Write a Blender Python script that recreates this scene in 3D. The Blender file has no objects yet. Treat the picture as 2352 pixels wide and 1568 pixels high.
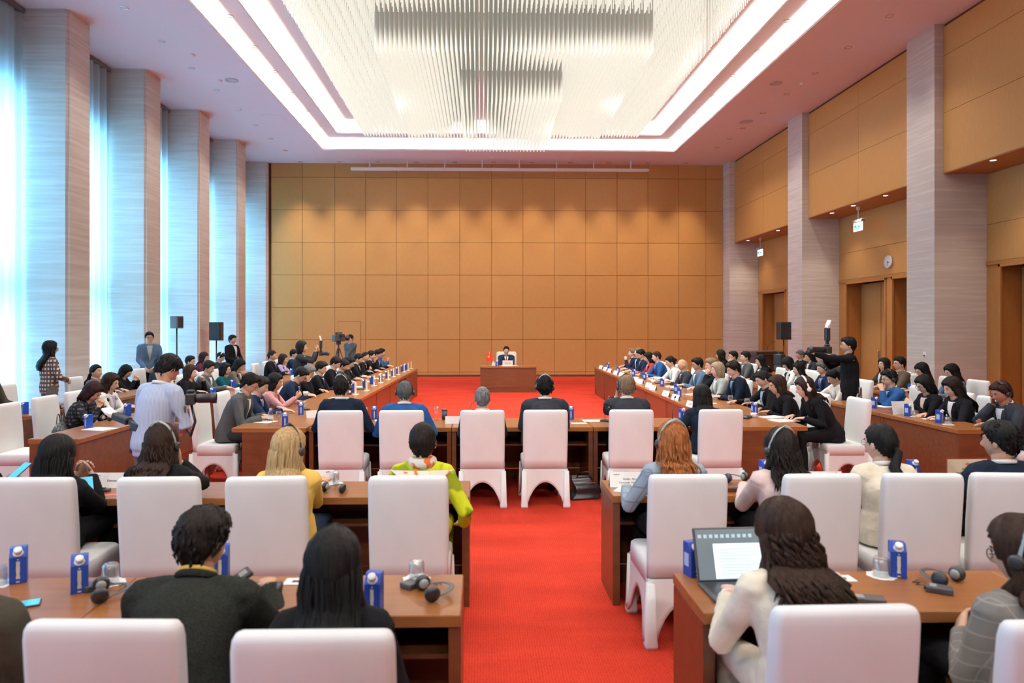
import bpy, bmesh, math, random
from mathutils import Vector, Matrix, Euler, noise

# ---------------------------------------------------------------- camera
R = math.radians
F, PX0, PY0, CAMH, YAW = 1568.0, 1140.0, 749.0, 1.9, R(1.24)
SC = bpy.context.scene
COL = SC.collection
cam_d = bpy.data.cameras.new('camera')
cam_d.lens, cam_d.sensor_width, cam_d.sensor_fit = 24.0, 36.0, 'HORIZONTAL'
cam_d.shift_x = (1176 - PX0) / 2352
cam_d.shift_y = -(784 - PY0) / 2352
cam_d.clip_start, cam_d.clip_end = 0.05, 200
cam_d.dof.use_dof = True
cam_d.dof.focus_distance = 9.0
cam_d.dof.aperture_fstop = 2.4
CAM = bpy.data.objects.new('camera', cam_d)
CAM.location = (0, 0, CAMH)
CAM.rotation_euler = (R(90), 0, -YAW)
COL.objects.link(CAM)
SC.camera = CAM

_fw = Vector((math.sin(YAW), math.cos(YAW), 0))
_rt = Vector((math.cos(YAW), -math.sin(YAW), 0))
def ray(px, py):
    return _fw + _rt * ((px - PX0) / F) + Vector((0, 0, 1)) * ((PY0 - py) / F)
def onZ(px, py, z):
    d = ray(px, py); k = (z - CAMH) / d.z
    return Vector((d.x * k, d.y * k, z))
def onX(px, py, X):
    d = ray(px, py); k = X / d.x
    return Vector((X, d.y * k, CAMH + d.z * k))
def onY(px, py, Y):
    d = ray(px, py); k = Y / d.y
    return Vector((d.x * k, Y, CAMH + d.z * k))

# ---------------------------------------------------------------- world, render look
W = bpy.data.worlds.new('sky'); SC.world = W
W.use_nodes = True
_bg = W.node_tree.nodes['Background']
_bg.inputs[0].default_value = (0.32, 0.62, 1.0, 1)
_bg.inputs[1].default_value = 1.2
SC.view_settings.view_transform = 'Standard'
SC.view_settings.look = 'None'
SC.view_settings.exposure = 0.4
SC.view_settings.gamma = 1.0
SC.view_settings.use_curve_mapping = False
SC.cycles.max_bounces = 5
SC.cycles.diffuse_bounces = 3
SC.cycles.glossy_bounces = 2
SC.cycles.transmission_bounces = 3
SC.cycles.transparent_max_bounces = 8
SC.cycles.caustics_reflective = False
SC.cycles.caustics_refractive = False
SC.cycles.sample_clamp_indirect = 4.0
SC.cycles.use_denoising = True
SC.cycles.adaptive_threshold = 0.03

# ---------------------------------------------------------------- room numbers (metres)
XL, XLW, XLO = -7.95, -8.85, -9.35       # pier face, curtain plane, window wall
XR, XRS, XRB = 9.15, 9.33, 10.22         # pier face, upper panels, recess back
YB, YF, ZC = 25.7, -13.0, 8.0
LP = [10.25 + 3.05 * i for i in range(-7, 6)]  # near faces of the window piers
RPIER = [-9.2, -3.5, 2.2, 7.9, 13.6, 19.3, 25.0]       # near faces of the door side piers
C1 = (-5.5, 6.75, -11.0, 23.75)             # outer cove opening
C2 = (-4.85, 6.1, -10.3, 23.05)            # inner cove opening

def area(name, loc, rot, sx, sy, power, col, spread=180):
    l = bpy.data.lights.new(name, 'AREA'); l.shape = 'RECTANGLE'
    l.size, l.size_y, l.energy, l.color = sx, sy, power, col
    l.spread = R(spread)
    o = bpy.data.objects.new(name, l); o.location = loc; o.rotation_euler = rot
    COL.objects.link(o); return o
# daylight outside each window bay (shines in through pane and curtain)
DAYP, COVEP = 1150, 58
for y1 in LP:
    area('daylight', (-9.75, y1 - 1.13, 3.2), (0, R(-90), 0), 6.2, 2.2, DAYP if y1 > 8 else DAYP * .12, (0.18, 0.59, 1.0), 150)
# LED strips lying in the two ceiling coves, facing up
def cove(c, z, pw):
    x0, x1, y0, y1 = c
    col = (1.0, 0.95, 0.86)
    L, Wd = y1 - y0, x1 - x0
    area('cove_strip', (x0 - 0.12, (y0 + y1) / 2, z), (R(180), R(-32), 0), 0.10, L, pw * L, col)
    area('cove_strip', (x1 + 0.12, (y0 + y1) / 2, z), (R(180), R(32), 0), 0.10, L, pw * L, col)
    area('cove_strip', ((x0 + x1) / 2, y1 + 0.12, z), (R(180 - 32), 0, 0), Wd, 0.10, pw * Wd, col)
cove(C1, ZC + 0.09, COVEP)
cove(C2, ZC + 0.44, COVEP)

# ---------------------------------------------------------------- helpers
def mk(name, me, parent=None, mat=None, loc=None, rot=None, **props):
    o = bpy.data.objects.new(name, me)
    COL.objects.link(o)
    if parent is not None: o.parent = parent
    if loc is not None: o.location = loc
    if rot is not None: o.rotation_euler = rot
    if mat is not None and me is not None and hasattr(me, 'materials') and len(me.materials) == 0:
        me.materials.append(mat)
    for k, v in props.items(): o[k] = v
    return o
def thing(name, label, cat, loc=(0, 0, 0), rz=0.0, group=None):
    o = bpy.data.objects.new(name, None); o.empty_display_size = 0.1
    COL.objects.link(o); o.location = loc; o.rotation_euler = (0, 0, rz)
    o['label'] = label; o['category'] = cat
    if group: o['group'] = group
    return o
def tag(o, label, cat, group=None):
    o['label'] = label; o['category'] = cat
    if group: o['group'] = group
    return o
def done(bm, name='mesh', smooth=False):
    bmesh.ops.recalc_face_normals(bm, faces=bm.faces)
    me = bpy.data.meshes.new(name); bm.to_mesh(me); bm.free()
    if smooth:
        for p in me.polygons: p.use_smooth = True
    return me
def bbox(bm, x0, x1, y0, y1, z0, z1):
    vs = [bm.verts.new((x, y, z)) for z in (z0, z1) for y in (y0, y1) for x in (x0, x1)]
    for f in ((0, 2, 3, 1), (4, 5, 7, 6), (0, 1, 5, 4), (2, 6, 7, 3), (0, 4, 6, 2), (1, 3, 7, 5)):
        bm.faces.new([vs[i] for i in f])
    return vs
def boxm(x0, x1, y0, y1, z0, z1, bev=0.0, seg=1):
    bm = bmesh.new(); bbox(bm, x0, x1, y0, y1, z0, z1)
    if bev > 0:
        bmesh.ops.bevel(bm, geom=list(bm.edges), offset=bev, segments=seg, profile=0.5, affect='EDGES')
    return done(bm)
def box(name, x0, x1, y0, y1, z0, z1, mat, parent=None, bev=0.0, **props):
    return mk(name, boxm(x0, x1, y0, y1, z0, z1, bev), parent, mat, **props)
def frame_of(t, ref):
    u = ref - t * ref.dot(t)
    if u.length < 1e-4:
        ref = Vector((0, 1, 0)) if abs(t.y) < 0.9 else Vector((1, 0, 0))
        u = ref - t * ref.dot(t)
    u.normalize(); return u, t.cross(u).normalized()
def tube(bm, pts, rad, n=10, ref=None, cap=True, ridge=None, mi=0):
    """loft of elliptical rings; rad: float or (along ref, across)"""
    ref = ref or Vector((1, 0, 0)); rings = []
    N = len(pts)
    for i, p in enumerate(pts):
        a = pts[max(i - 1, 0)]; b = pts[min(i + 1, N - 1)]
        t = (b - a).normalized() if (b - a).length > 1e-7 else Vector((0, 0, 1))
        u, v = frame_of(t, ref)
        r = rad[i] if not isinstance(rad, (int, float)) else rad
        ra, rb = (r, r) if isinstance(r, (int, float)) else r
        ring = []
        for k in range(n):
            th = 2 * math.pi * k / n
            g = 1.0 if ridge is None else ridge[k % len(ridge)]
            ring.append(bm.verts.new(p + u * (ra * g * math.cos(th)) + v * (rb * g * math.sin(th))))
        rings.append(ring)
    for i in range(N - 1):
        for k in range(n):
            f = bm.faces.new((rings[i][k], rings[i][(k + 1) % n], rings[i + 1][(k + 1) % n], rings[i + 1][k]))
            f.material_index = mi
    if cap:
        for ring, p in ((rings[0][::-1], None), (rings[-1], None)):
            f = bm.faces.new(ring); f.material_index = mi
    return rings
def lathe(bm, prof, n=16, c=(0, 0, 0), mi=0):
    rings = []
    for r, z in prof:
        if r < 1e-6:
            rings.append([bm.verts.new((c[0], c[1], c[2] + z))])
        else:
            rings.append([bm.verts.new((c[0] + r * math.cos(2 * math.pi * k / n), c[1] + r * math.sin(2 * math.pi * k / n), c[2] + z)) for k in range(n)])
    for a, b in zip(rings, rings[1:]):
        for k in range(n):
            if len(a) == 1 and len(b) == 1: continue
            if len(a) == 1: f = bm.faces.new((a[0], b[k], b[(k + 1) % n]))
            elif len(b) == 1: f = bm.faces.new((a[k], a[(k + 1) % n], b[0]))
            else: f = bm.faces.new((a[k], a[(k + 1) % n], b[(k + 1) % n], b[k]))
            f.material_index = mi
def ellip(bm, c, r, n=10, m=8, M=None, mi=0):
    c = Vector(c); rings = []
    for j in range(m + 1):
        ph = math.pi * j / m
        if j in (0, m):
            rings.append([Vector((0, 0, math.cos(ph) * r[2]))])
        else:
            rings.append([Vector((r[0] * math.sin(ph) * math.cos(2 * math.pi * k / n), r[1] * math.sin(ph) * math.sin(2 * math.pi * k / n), r[2] * math.cos(ph))) for k in range(n)])
    rings = [[bm.verts.new((M @ (c + p)) if M else (c + p)) for p in q] for q in rings]
    for a, b in zip(rings, rings[1:]):
        for k in range(n):
            if len(a) == 1: f = bm.faces.new((a[0], b[k], b[(k + 1) % n]))
            elif len(b) == 1: f = bm.faces.new((a[k], b[0], a[(k + 1) % n]))
            else: f = bm.faces.new((a[k], b[k], b[(k + 1) % n], a[(k + 1) % n]))
            f.material_index = mi
def curve_tube(name, pts, r, mat, parent=None, n=6, **kw):
    bm = bmesh.new(); tube(bm, [Vector(p) for p in pts], r, n)
    return mk(name, done(bm, smooth=True), parent, mat, **kw)
def copy_tree(o, parent=None):
    c = o.copy(); COL.objects.link(c); c.parent = parent
    for ch in list(o.children): copy_tree(ch, c)
    return c

# ---------------------------------------------------------------- materials
MATS = {}
def mat(name, col, rough=0.6, metal=0.0, spec=0.5, emit=0.0, emitcol=None, build=None):
    if name in MATS: return MATS[name]
    m = bpy.data.materials.new(name); m.use_nodes = True
    b = m.node_tree.nodes['Principled BSDF']
    b.inputs['Base Color'].default_value = (*col, 1)
    b.inputs['Roughness'].default_value = rough
    b.inputs['Metallic'].default_value = metal
    b.inputs['Specular IOR Level'].default_value = spec
    if emit:
        b.inputs['Emission Color'].default_value = (*(emitcol or col), 1)
        b.inputs['Emission Strength'].default_value = emit
    if build: build(m.node_tree, b)
    MATS[name] = m; return m
def nd(t, typ, **kw):
    n = t.nodes.new(typ)
    for k, v in kw.items():
        if k.startswith('i_'):
            n.inputs[int(k[2:])].default_value = v
        else: setattr(n, k, v)
    return n
def coords(t, scale=(1, 1, 1), kind='Object', rot=(0, 0, 0)):
    tc = nd(t, 'ShaderNodeTexCoord'); mp = nd(t, 'ShaderNodeMapping')
    mp.inputs['Scale'].default_value = scale; mp.inputs['Rotation'].default_value = rot
    t.links.new(tc.outputs[kind], mp.inputs['Vector']); return mp.outputs[0]
def ramp(t, fac, stops):
    r = nd(t, 'ShaderNodeValToRGB'); e = r.color_ramp.elements
    while len(e) < len(stops): e.new(0.5)
    for x, (p, c) in zip(e, stops): x.position = p; x.color = (*c, 1)
    t.links.new(fac, r.inputs[0]); return r.outputs[0]
def noisy(scale, c0, c1, stretch=(1, 1, 1), detail=4, bump=0.0, kind='Object', lo=0.3, hi=0.7, bdist=0.01):
    def b(t, p):
        v = coords(t, stretch, kind)
        n = nd(t, 'ShaderNodeTexNoise'); n.inputs['Scale'].default_value = scale; n.inputs['Detail'].default_value = detail
        t.links.new(v, n.inputs['Vector'])
        t.links.new(ramp(t, n.outputs['Fac'], [(lo, c0), (hi, c1)]), p.inputs['Base Color'])
        if bump:
            bp = nd(t, 'ShaderNodeBump'); bp.inputs['Strength'].default_value = bump; bp.inputs['Distance'].default_value = bdist
            t.links.new(n.outputs['Fac'], bp.inputs['Height']); t.links.new(bp.outputs[0], p.inputs['Normal'])
    return b
def world_noisy(scale, c0, c1, stretch, detail=4, lo=0.3, hi=0.7, bump=0.0):
    def b(t, p):
        g = nd(t, 'ShaderNodeNewGeometry'); mp = nd(t, 'ShaderNodeMapping'); mp.inputs['Scale'].default_value = stretch
        t.links.new(g.outputs['Position'], mp.inputs['Vector'])
        n = nd(t, 'ShaderNodeTexNoise'); n.inputs['Scale'].default_value = scale; n.inputs['Detail'].default_value = detail
        t.links.new(mp.outputs[0], n.inputs['Vector'])
        oi = nd(t, 'ShaderNodeObjectInfo'); mx = nd(t, 'ShaderNodeMath', operation='MULTIPLY_ADD')
        mx.inputs[1].default_value = 0.22; t.links.new(oi.outputs['Random'], mx.inputs[0]); t.links.new(n.outputs['Fac'], mx.inputs[2])
        sb = nd(t, 'ShaderNodeMath', operation='SUBTRACT'); sb.inputs[1].default_value = 0.11; t.links.new(mx.outputs[0], sb.inputs[0])
        t.links.new(ramp(t, sb.outputs[0], [(lo, c0), (hi, c1)]), p.inputs['Base Color'])
        if bump:
            bp = nd(t, 'ShaderNodeBump'); bp.inputs['Strength'].default_value = bump; bp.inputs['Distance'].default_value = 0.004
            t.links.new(n.outputs['Fac'], bp.inputs['Height']); t.links.new(bp.outputs[0], p.inputs['Normal'])
    return b
WOOD = mat('panel_veneer', (0.42, 0.18, 0.06), 0.5, spec=0.3, build=world_noisy(3.0, (0.50, 0.242, 0.070), (0.55, 0.268, 0.080), (14, 14, 1.6), 5))
WOODD = mat('panel_veneer_trim', (0.36, 0.14, 0.04), 0.45, spec=0.3, build=world_noisy(3.0, (0.42, 0.175, 0.046), (0.47, 0.20, 0.053), (14, 14, 1.6), 5))
GAP = mat('joint_dark', (0.10, 0.04, 0.015), 0.9)  # dark colour of panel backing, joints, door outlines and baseboard
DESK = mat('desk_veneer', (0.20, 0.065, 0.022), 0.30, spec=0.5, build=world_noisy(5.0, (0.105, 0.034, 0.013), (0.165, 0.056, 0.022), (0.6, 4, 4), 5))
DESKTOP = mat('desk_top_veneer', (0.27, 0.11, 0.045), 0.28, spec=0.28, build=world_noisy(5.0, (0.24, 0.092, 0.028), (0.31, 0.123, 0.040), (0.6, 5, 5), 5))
DESKIN = mat('desk_inside', (0.06, 0.02, 0.01), 0.6)
STONE = mat('travertine', (0.6, 0.56, 0.5), 0.65, spec=0.3, build=world_noisy(2.2, (0.56, 0.50, 0.43), (0.68, 0.63, 0.57), (0.35, 0.35, 9), 7, 0.36, 0.66, 0.25))
CEIL = mat('ceiling_paint', (0.80, 0.79, 0.80), 0.85, spec=0.2)
def _carpet(t, p):
    v = coords(t, (1, 1, 1), 'Object')
    vo = nd(t, 'ShaderNodeTexVoronoi'); vo.inputs['Scale'].default_value = 62; vo.inputs['Randomness'].default_value = 0.25
    t.links.new(v, vo.inputs['Vector'])
    n = nd(t, 'ShaderNodeTexNoise'); n.inputs['Scale'].default_value = 1.6; n.inputs['Detail'].default_value = 5; mp2 = nd(t, 'ShaderNodeMapping'); mp2.inputs['Scale'].default_value = (.45, 1.7, 1); t.links.new(v, mp2.inputs[0]); t.links.new(mp2.outputs[0], n.inputs['Vector'])
    c1 = ramp(t, vo.outputs['Distance'], [(0.1, (0.64, 0.062, 0.030)), (0.62, (0.48, 0.030, 0.015))])
    c2 = ramp(t, n.outputs['Fac'], [(0.32, (0.74, 0.68, 0.68)), (0.66, (1.0, 1.0, 1.0))])
    mx = nd(t, 'ShaderNodeMixRGB', blend_type='MULTIPLY'); mx.inputs[0].default_value = 1
    t.links.new(c1, mx.inputs[1]); t.links.new(c2, mx.inputs[2]); t.links.new(mx.outputs[0], p.inputs['Base Color'])
    bp = nd(t, 'ShaderNodeBump'); bp.inputs['Strength'].default_value = 0.6; bp.inputs['Distance'].default_value = 0.006; bp.invert = True
    t.links.new(vo.outputs['Distance'], bp.inputs['Height']); t.links.new(bp.outputs[0], p.inputs['Normal'])
CARPET = mat('red_carpet', (0.5, 0.02, 0.012), 0.95, spec=0.1, build=_carpet)
WHITE = mat('white_plastic', (0.8, 0.8, 0.8), 0.4)
PAPER = mat('white_paper', (0.82, 0.82, 0.80), 0.8, spec=0.2)
CREAM = mat('cream_card', (0.74, 0.66, 0.48), 0.8, spec=0.2)
BLACK = mat('black_plastic', (0.018, 0.018, 0.02), 0.4)
DGREY = mat('dark_grey_plastic', (0.06, 0.06, 0.065), 0.4)
GREY = mat('grey_plastic', (0.30, 0.31, 0.30), 0.4)
CHROME = mat('chrome', (0.7, 0.7, 0.72), 0.2, 1.0)
BLUE = mat('carton_blue', (0.012, 0.06, 0.36), 0.35)
COVER = mat('spandex_cover', (0.78, 0.77, 0.76), 0.75, spec=0.2, build=noisy(2.0, (0.73, 0.74, 0.74), (0.79, 0.80, 0.80), (2, 2, 1), 3, 0.12))
INK = mat('ink', (0.06, 0.06, 0.07), 0.8)
INKG = mat('ink_grey', (0.35, 0.36, 0.38), 0.8)
SKYBLUE = mat('sky_blue_screen', (0.1, 0.5, 0.8), 0.15, emit=0.32, emitcol=(0.06, 0.45, 0.85))
def _glass(t, p):
    tr = nd(t, 'ShaderNodeBsdfTransparent'); tr.inputs[0].default_value = (0.93, 0.95, 0.96, 1)
    gl = nd(t, 'ShaderNodeBsdfGlossy'); gl.inputs['Roughness'].default_value = 0.05; gl.inputs[0].default_value = (1, 1, 1, 1)
    lw = nd(t, 'ShaderNodeLayerWeight'); lw.inputs[0].default_value = 0.35
    mr = nd(t, 'ShaderNodeMapRange'); mr.inputs[3].default_value = 0.06; mr.inputs[4].default_value = 0.75
    t.links.new(lw.outputs['Facing'], mr.inputs[0])
    mx = nd(t, 'ShaderNodeMixShader'); t.links.new(mr.outputs[0], mx.inputs[0])
    t.links.new(tr.outputs[0], mx.inputs[1]); t.links.new(gl.outputs[0], mx.inputs[2])
    t.links.new(mx.outputs[0], t.nodes['Material Output'].inputs[0])
GLASS = mat('clear_glass', (0.9, 0.9, 0.9), 0.05, build=_glass)
def _curtain(t, p):
    tl = nd(t, 'ShaderNodeBsdfTranslucent'); tl.inputs[0].default_value = (0.72, 0.74, 0.74, 1)
    df = nd(t, 'ShaderNodeBsdfDiffuse'); df.inputs[0].default_value = (0.55, 0.53, 0.50, 1)
    mx = nd(t, 'ShaderNodeMixShader'); mx.inputs[0].default_value = 0.45
    t.links.new(tl.outputs[0], mx.inputs[1]); t.links.new(df.outputs[0], mx.inputs[2])
    t.links.new(mx.outputs[0], t.nodes['Material Output'].inputs[0])
CURTAIN = mat('sheer_curtain', (0.7, 0.7, 0.7), 0.9, build=_curtain)
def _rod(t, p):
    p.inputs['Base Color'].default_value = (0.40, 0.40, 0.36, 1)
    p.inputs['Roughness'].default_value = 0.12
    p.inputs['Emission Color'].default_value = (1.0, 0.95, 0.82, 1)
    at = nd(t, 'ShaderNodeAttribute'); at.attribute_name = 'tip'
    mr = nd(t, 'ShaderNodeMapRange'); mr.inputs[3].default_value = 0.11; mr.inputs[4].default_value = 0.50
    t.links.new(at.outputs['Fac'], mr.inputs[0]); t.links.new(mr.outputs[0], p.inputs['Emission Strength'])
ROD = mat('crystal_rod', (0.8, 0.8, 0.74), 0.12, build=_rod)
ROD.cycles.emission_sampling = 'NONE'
LAMPPLATE = mat('lamp_plate', (0.5, 0.48, 0.42), 0.4, emit=0.12, emitcol=(1.0, 0.93, 0.78))
LEDON = mat('lamp_lit', (1, 0.95, 0.85), 0.4, emit=6.0, emitcol=(1.0, 0.92, 0.8))
LEDDIM = mat('lamp_dark', (0.12, 0.12, 0.13), 0.3)

# ---------------------------------------------------------------- floor, ceiling, walls
st = dict(kind='structure')
box('floor', -10.2, 11.2, YF - 0.2, YB + 0.3, -0.12, 0, CARPET, **st)
def ring_slab(name, outer, inner, z0, z1, mat_):
    bm = bmesh.new()
    X0, X1, Y0, Y1 = outer; x0, x1, y0, y1 = inner
    bbox(bm, X0, x0, Y0, Y1, z0, z1); bbox(bm, x1, X1, Y0, Y1, z0, z1)
    bbox(bm, x0, x1, Y0, y0, z0, z1); bbox(bm, x0, x1, y1, Y1, z0, z1)
    return mk(name, done(bm), None, mat_, **st)
ring_slab('ceiling', (-10.2, 11.2, YF - 0.2, YB + 0.3), C1, ZC, ZC + 0.06, CEIL)
g = lambda c, d: (c[0] - d, c[1] + d, c[2] - d, c[3] + d)
ring_slab('trim_1', g(C1, 0.36), C2, ZC + 0.36, ZC + 0.42, CEIL)
ring_slab('trim_2', g(C1, 0.40), g(C1, 0.36), ZC + 0.06, ZC + 0.42, CEIL)
ring_slab('trim_3', g(C2, 0.40), g(C2, 0.36), ZC + 0.42, ZC + 0.80, CEIL)
box('ceiling', C2[0] - 0.4, C2[1] + 0.4, C2[2] - 0.4, C2[3] + 0.4, ZC + 0.76, ZC + 0.82, CEIL, **st)

# back wall: veneer panels on a dark backing
wb = box('wall_back', -8.6, 10.6, YB + 0.03, YB + 0.25, 0, ZC + 0.2, GAP, **st)
xs_px = [623, 695, 769, 840, 911, 983, 1056, 1129, 1201, 1273, 1345, 1417, 1488, 1559, 1621, 1660]
xs = [onY(p, 600, YB).x for p in xs_px]
zs = [onY(1129, p, YB).z for p in (862, 854, 779.5, 706, 632, 557.5, 483.5, 409, 372)]
zs[0] = 0.07
dx0, dx1 = onY(777, 700, YB).x, onY(828, 700, YB).x; dzt = onY(800, 738, YB).z
def panel(x0, x1, z0, z1, dy=0.0, m=WOOD):
    mk('panel', boxm(x0 + 0.006, x1 - 0.006, YB - 0.012 + dy, YB + 0.035, z0 + 0.006, z1 - 0.006), wb, m)
for i in range(len(xs) - 1):
    for j in range(len(zs) - 1):
        panel(xs[i], xs[i + 1], zs[j], zs[j + 1])
dbk = box('door_1', dx0, dx1, YB - 0.026, YB - 0.013, 0.08, dzt, WOOD, **st)
for a, b, c, d in ((dx0 - .012, dx0, .08, dzt + .012), (dx1, dx1 + .012, .08, dzt + .012), (dx0, dx1, dzt, dzt + .012)):
    box('door_frame', a, b, YB - 0.02, YB - 0.012, c, d, GAP, dbk)
box('baseboard_back', -8.3, 9.4, YB - 0.03, YB + 0.03, 0, 0.065, GAP, **st)
# projection screen casing under the ceiling
ps = thing('projection_screen_case', 'long white projection screen casing hung under the ceiling at the back wall', 'screen case', (0, 25.1, 0))
p0, p1 = onY(806, 388, 25.1), onY(1491, 391, 25.1)
box('casing', p0.x, p1.x, -0.06, 0.06, p0.z - 0.05, p0.z + 0.06, CEIL, ps, 0.02)
for k in range(8):
    xx = p0.x + (p1.x - p0.x) * (k + 0.5) / 8
    box('hanger', xx - 0.02, xx + 0.02, -0.02, 0.02, p0.z + 0.06, ZC - 0.001, CEIL, ps)

# left wall: stone piers, curtains, windows
for i in range(len(LP)):
    y = LP[i]
    bm = bmesh.new(); bbox(bm, XLO - 0.2, XL, y, y + 0.78, 0, ZC)
    bmesh.ops.bevel(bm, geom=[e for e in bm.edges if abs(e.verts[0].co.x - XL) < 1e-4 and abs(e.verts[1].co.x - XL) < 1e-4 and abs(e.verts[0].co.z - e.verts[1].co.z) > 1], offset=0.05, segments=3, affect='EDGES')
    mk('wall_left', done(bm), None, STONE, **st)
box('wall_left', XLO - 0.35, XLO - 0.12, YF, LP[0] - 2.5, 0, ZC, STONE, **st)
WALLW = mat('window_wall', (0.45, 0.44, 0.42), 0.8)
FRAME = mat('window_frame_grey', (0.16, 0.17, 0.18), 0.4)
rnd = random.Random(5)
for i in range(len(LP)):
    y0 = LP[i] - 2.27; y1 = LP[i]
    h = i + 1
    w = box('wall_left', XLO - 0.25, XLO - 0.02, y0, y1, 6.35, ZC, WALLW, **st)
    box('wall_left', XLO - 0.25, XLO - 0.02, y0, y1, 2.42, 2.86, WALLW, **st)
    win = thing('window_%d' % h, '', '', (0, 0, 0)); del win['label']; del win['category']; win['kind'] = 'structure'
    box('pane', XLO - 0.16, XLO - 0.14, y0 + .05, y1 - .05, 0.05, 2.42, GLASS, win)
    box('pane', XLO - 0.16, XLO - 0.14, y0 + .05, y1 - .05, 2.86, 6.35, GLASS, win)
    for a in (y0, (y0 + y1) / 2 - .03, y1 - .06):
        box('mullion', XLO - 0.2, XLO - 0.1, a, a + .06, 0.0, 6.35, FRAME, win)
    if LP[i] < 8: continue
    # curtain with folds
    bm = bmesh.new(); rows = []
    n = 150; zsC = [0.015, 1.0, 2.0, 3.2, 4.6, 6.2, 7.2, ZC - 0.1]
    ph = [rnd.uniform(0, 6.28) for _ in range(6)]
    for z in zsC:
        row = []
        for k in range(n + 1):
            s = k / n; y = y0 + 0.03 + (y1 - y0 - 0.06) * s
            amp = 0.055 + 0.03 * math.sin(5 * s + ph[0])
            x = XLW + 0.02 + amp * math.sin(2 * math.pi * (9.5 * s + 0.5 * math.sin(3 * s + ph[1])) + 0.25 * math.sin(z * 0.6 + ph[2])) + 0.02 * math.sin(41 * s + ph[3])
            row.append(bm.verts.new((x, y, z)))
        rows.append(row)
    for a, b in zip(rows, rows[1:]):
        for k in range(n): bm.faces.new((a[k], a[k + 1], b[k + 1], b[k]))
    ct = thing('curtain', 'floor length sheer grey curtain in the %s window bay counted from the back wall' % ['first', 'second', 'third', 'fourth', 'fifth', 'sixth'][len(LP) - 1 - i], 'curtain', (0, 0, 0), 0, 'sheer window curtains')
    mk('sheer_fabric', done(bm, smooth=True), ct, CURTAIN)
    box('curtain_track', XLW - 0.06, XLW + 0.10, y0 + .02, y1 - .02, ZC - 0.1, ZC - 0.03, FRAME, ct)

# right wall: stone piers, upper veneer panels, recess with doors
for y in RPIER:
    bm = bmesh.new(); bbox(bm, XR, XRB + 0.5, y, y + 0.9, 0, ZC)
    mk('wall_right', done(bm), None, STONE, **st)
wrb = box('wall_right', XRB + 0.62, XRB + 0.8, YF, YB + 0.2, 0, ZC, GAP, **st)
zsoff = 4.98
zrow = [zsoff, 6.2, 7.35, ZC - 0.06]
# measured on the photograph: horizontal joints of the recess back wall
nd_ = 0
for bi in range(2, len(RPIER) - 1):
    y0, y1 = RPIER[bi] + 0.9, RPIER[bi + 1]
    up = box('wall_right', XRS + 0.03, XRB + 0.6, y0, y1, zsoff + 0.012, ZC, GAP, **st)
    ym = y0 + (y1 - y0) * 0.46
    for a, b in ((y0, ym), (ym, y1)):
        for c, d in zip(zrow, zrow[1:]):
            mk('panel', boxm(XRS, XRS + 0.05, a + 0.004, b - 0.004, c + 0.004, d - 0.004), up, WOOD)
    mk('panel', boxm(XRS, XRB + 0.01, y0 + .003, y1 - .003, zsoff - 0.005, zsoff + 0.012), up, WOODD)
    # recess back wall
    yd0, yd1 = y0 + 0.35, y0 + 2.30      # door openings
    ye0, ye1 = y0 + 2.52, y0 + 4.47
    back = box('wall_right', XRB + 0.04, XRB + 0.06, y0, y1, 3.2, zsoff, GAP, **st)
    for c, d in ((3.2, 3.95), (3.95, zsoff - 0.006)):
        mk('panel', boxm(XRB, XRB + 0.05, y0 + .003, y1 - .003, c + .004, d - .004), back, WOOD)
    for a, b in ((y0, yd0), (yd1, ye0), (ye1, y1)):
        mk('panel', boxm(XRB, XRB + 0.60, a + .001, b - .001, 0, 3.196), back, WOODD)
    mk('panel', boxm(XRB - 0.02, XRB + 0.02, y0 + .002, y1 - .002, 3.13, 3.196), back, WOODD)
    for a, b in ((yd0, yd1), (ye0, ye1)):
        nd_ += 1
        dr = box('door_%d' % (nd_ + 1), XRB + 0.44, XRB + 0.50, a + 0.02, b - 0.02, 0.01, 3.08, WOOD, None, 0.004, **st)
        for u0, u1, w0, w1 in ((a, a + .06, 0, 3.13), (b - .06, b, 0, 3.13), (a, b, 3.07, 3.13)):
            mk('door_frame', boxm(XRB - 0.025, XRB + 0.03, u0, u1, w0, w1, 0.005), dr, WOODD)
        mk('door_handle', boxm(XRB + 0.38, XRB + 0.44, (a + b) / 2 + 0.05, (a + b) / 2 + 0.08, 0.95, 1.25, 0.008), dr, CHROME)
        mk('door_gap', boxm(XRB + 0.435, XRB + 0.442, (a + b) / 2 - 0.004, (a + b) / 2 + 0.004, 0.02, 3.06), dr, GAP)
box('wall_front', -10.2, 11.2, YF - 0.2, YF, 0, ZC, STONE, **st)
# ---------------------------------------------------------------- ceiling fittings
def dl_mesh():
    bm = bmesh.new()
    lathe(bm, [(0.062, 0.001), (0.075, -0.004), (0.082, 0.0)], 16, mi=0)
    lathe(bm, [(0.0, 0.03), (0.045, 0.03), (0.062, 0.001)], 16, mi=1)
    return done(bm, smooth=True)
DLM = dl_mesh()
DLM.materials.append(CHROME); DLM.materials.append(LEDDIM)
def downlights(pxs, z, group, where, spot=0):
    n_ = len(pxs)
    for i_, (px, py) in enumerate(pxs):
        p = onZ(px, py, z)
        o = mk('downlight', DLM, None, None, (p.x, p.y, z - 0.004))
        wd = ['first', 'second', 'third', 'fourth', 'fifth', 'sixth', 'seventh', 'eighth', 'ninth', 'tenth', 'eleventh'][i_]
        tag(o, '%s small recessed downlight %s' % (wd, where), 'downlight', group)
LEFTD = [(286, 18), (371, 95), (440, 156), (497, 207), (547, 251), (587, 287), (622, 318), (655, 345)]
RIGHTD = [(2043, 37), (1948, 109), (1872, 168), (1807, 216), (1752, 259), (1706, 294), (1676, 318), (1647, 338)]
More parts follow.
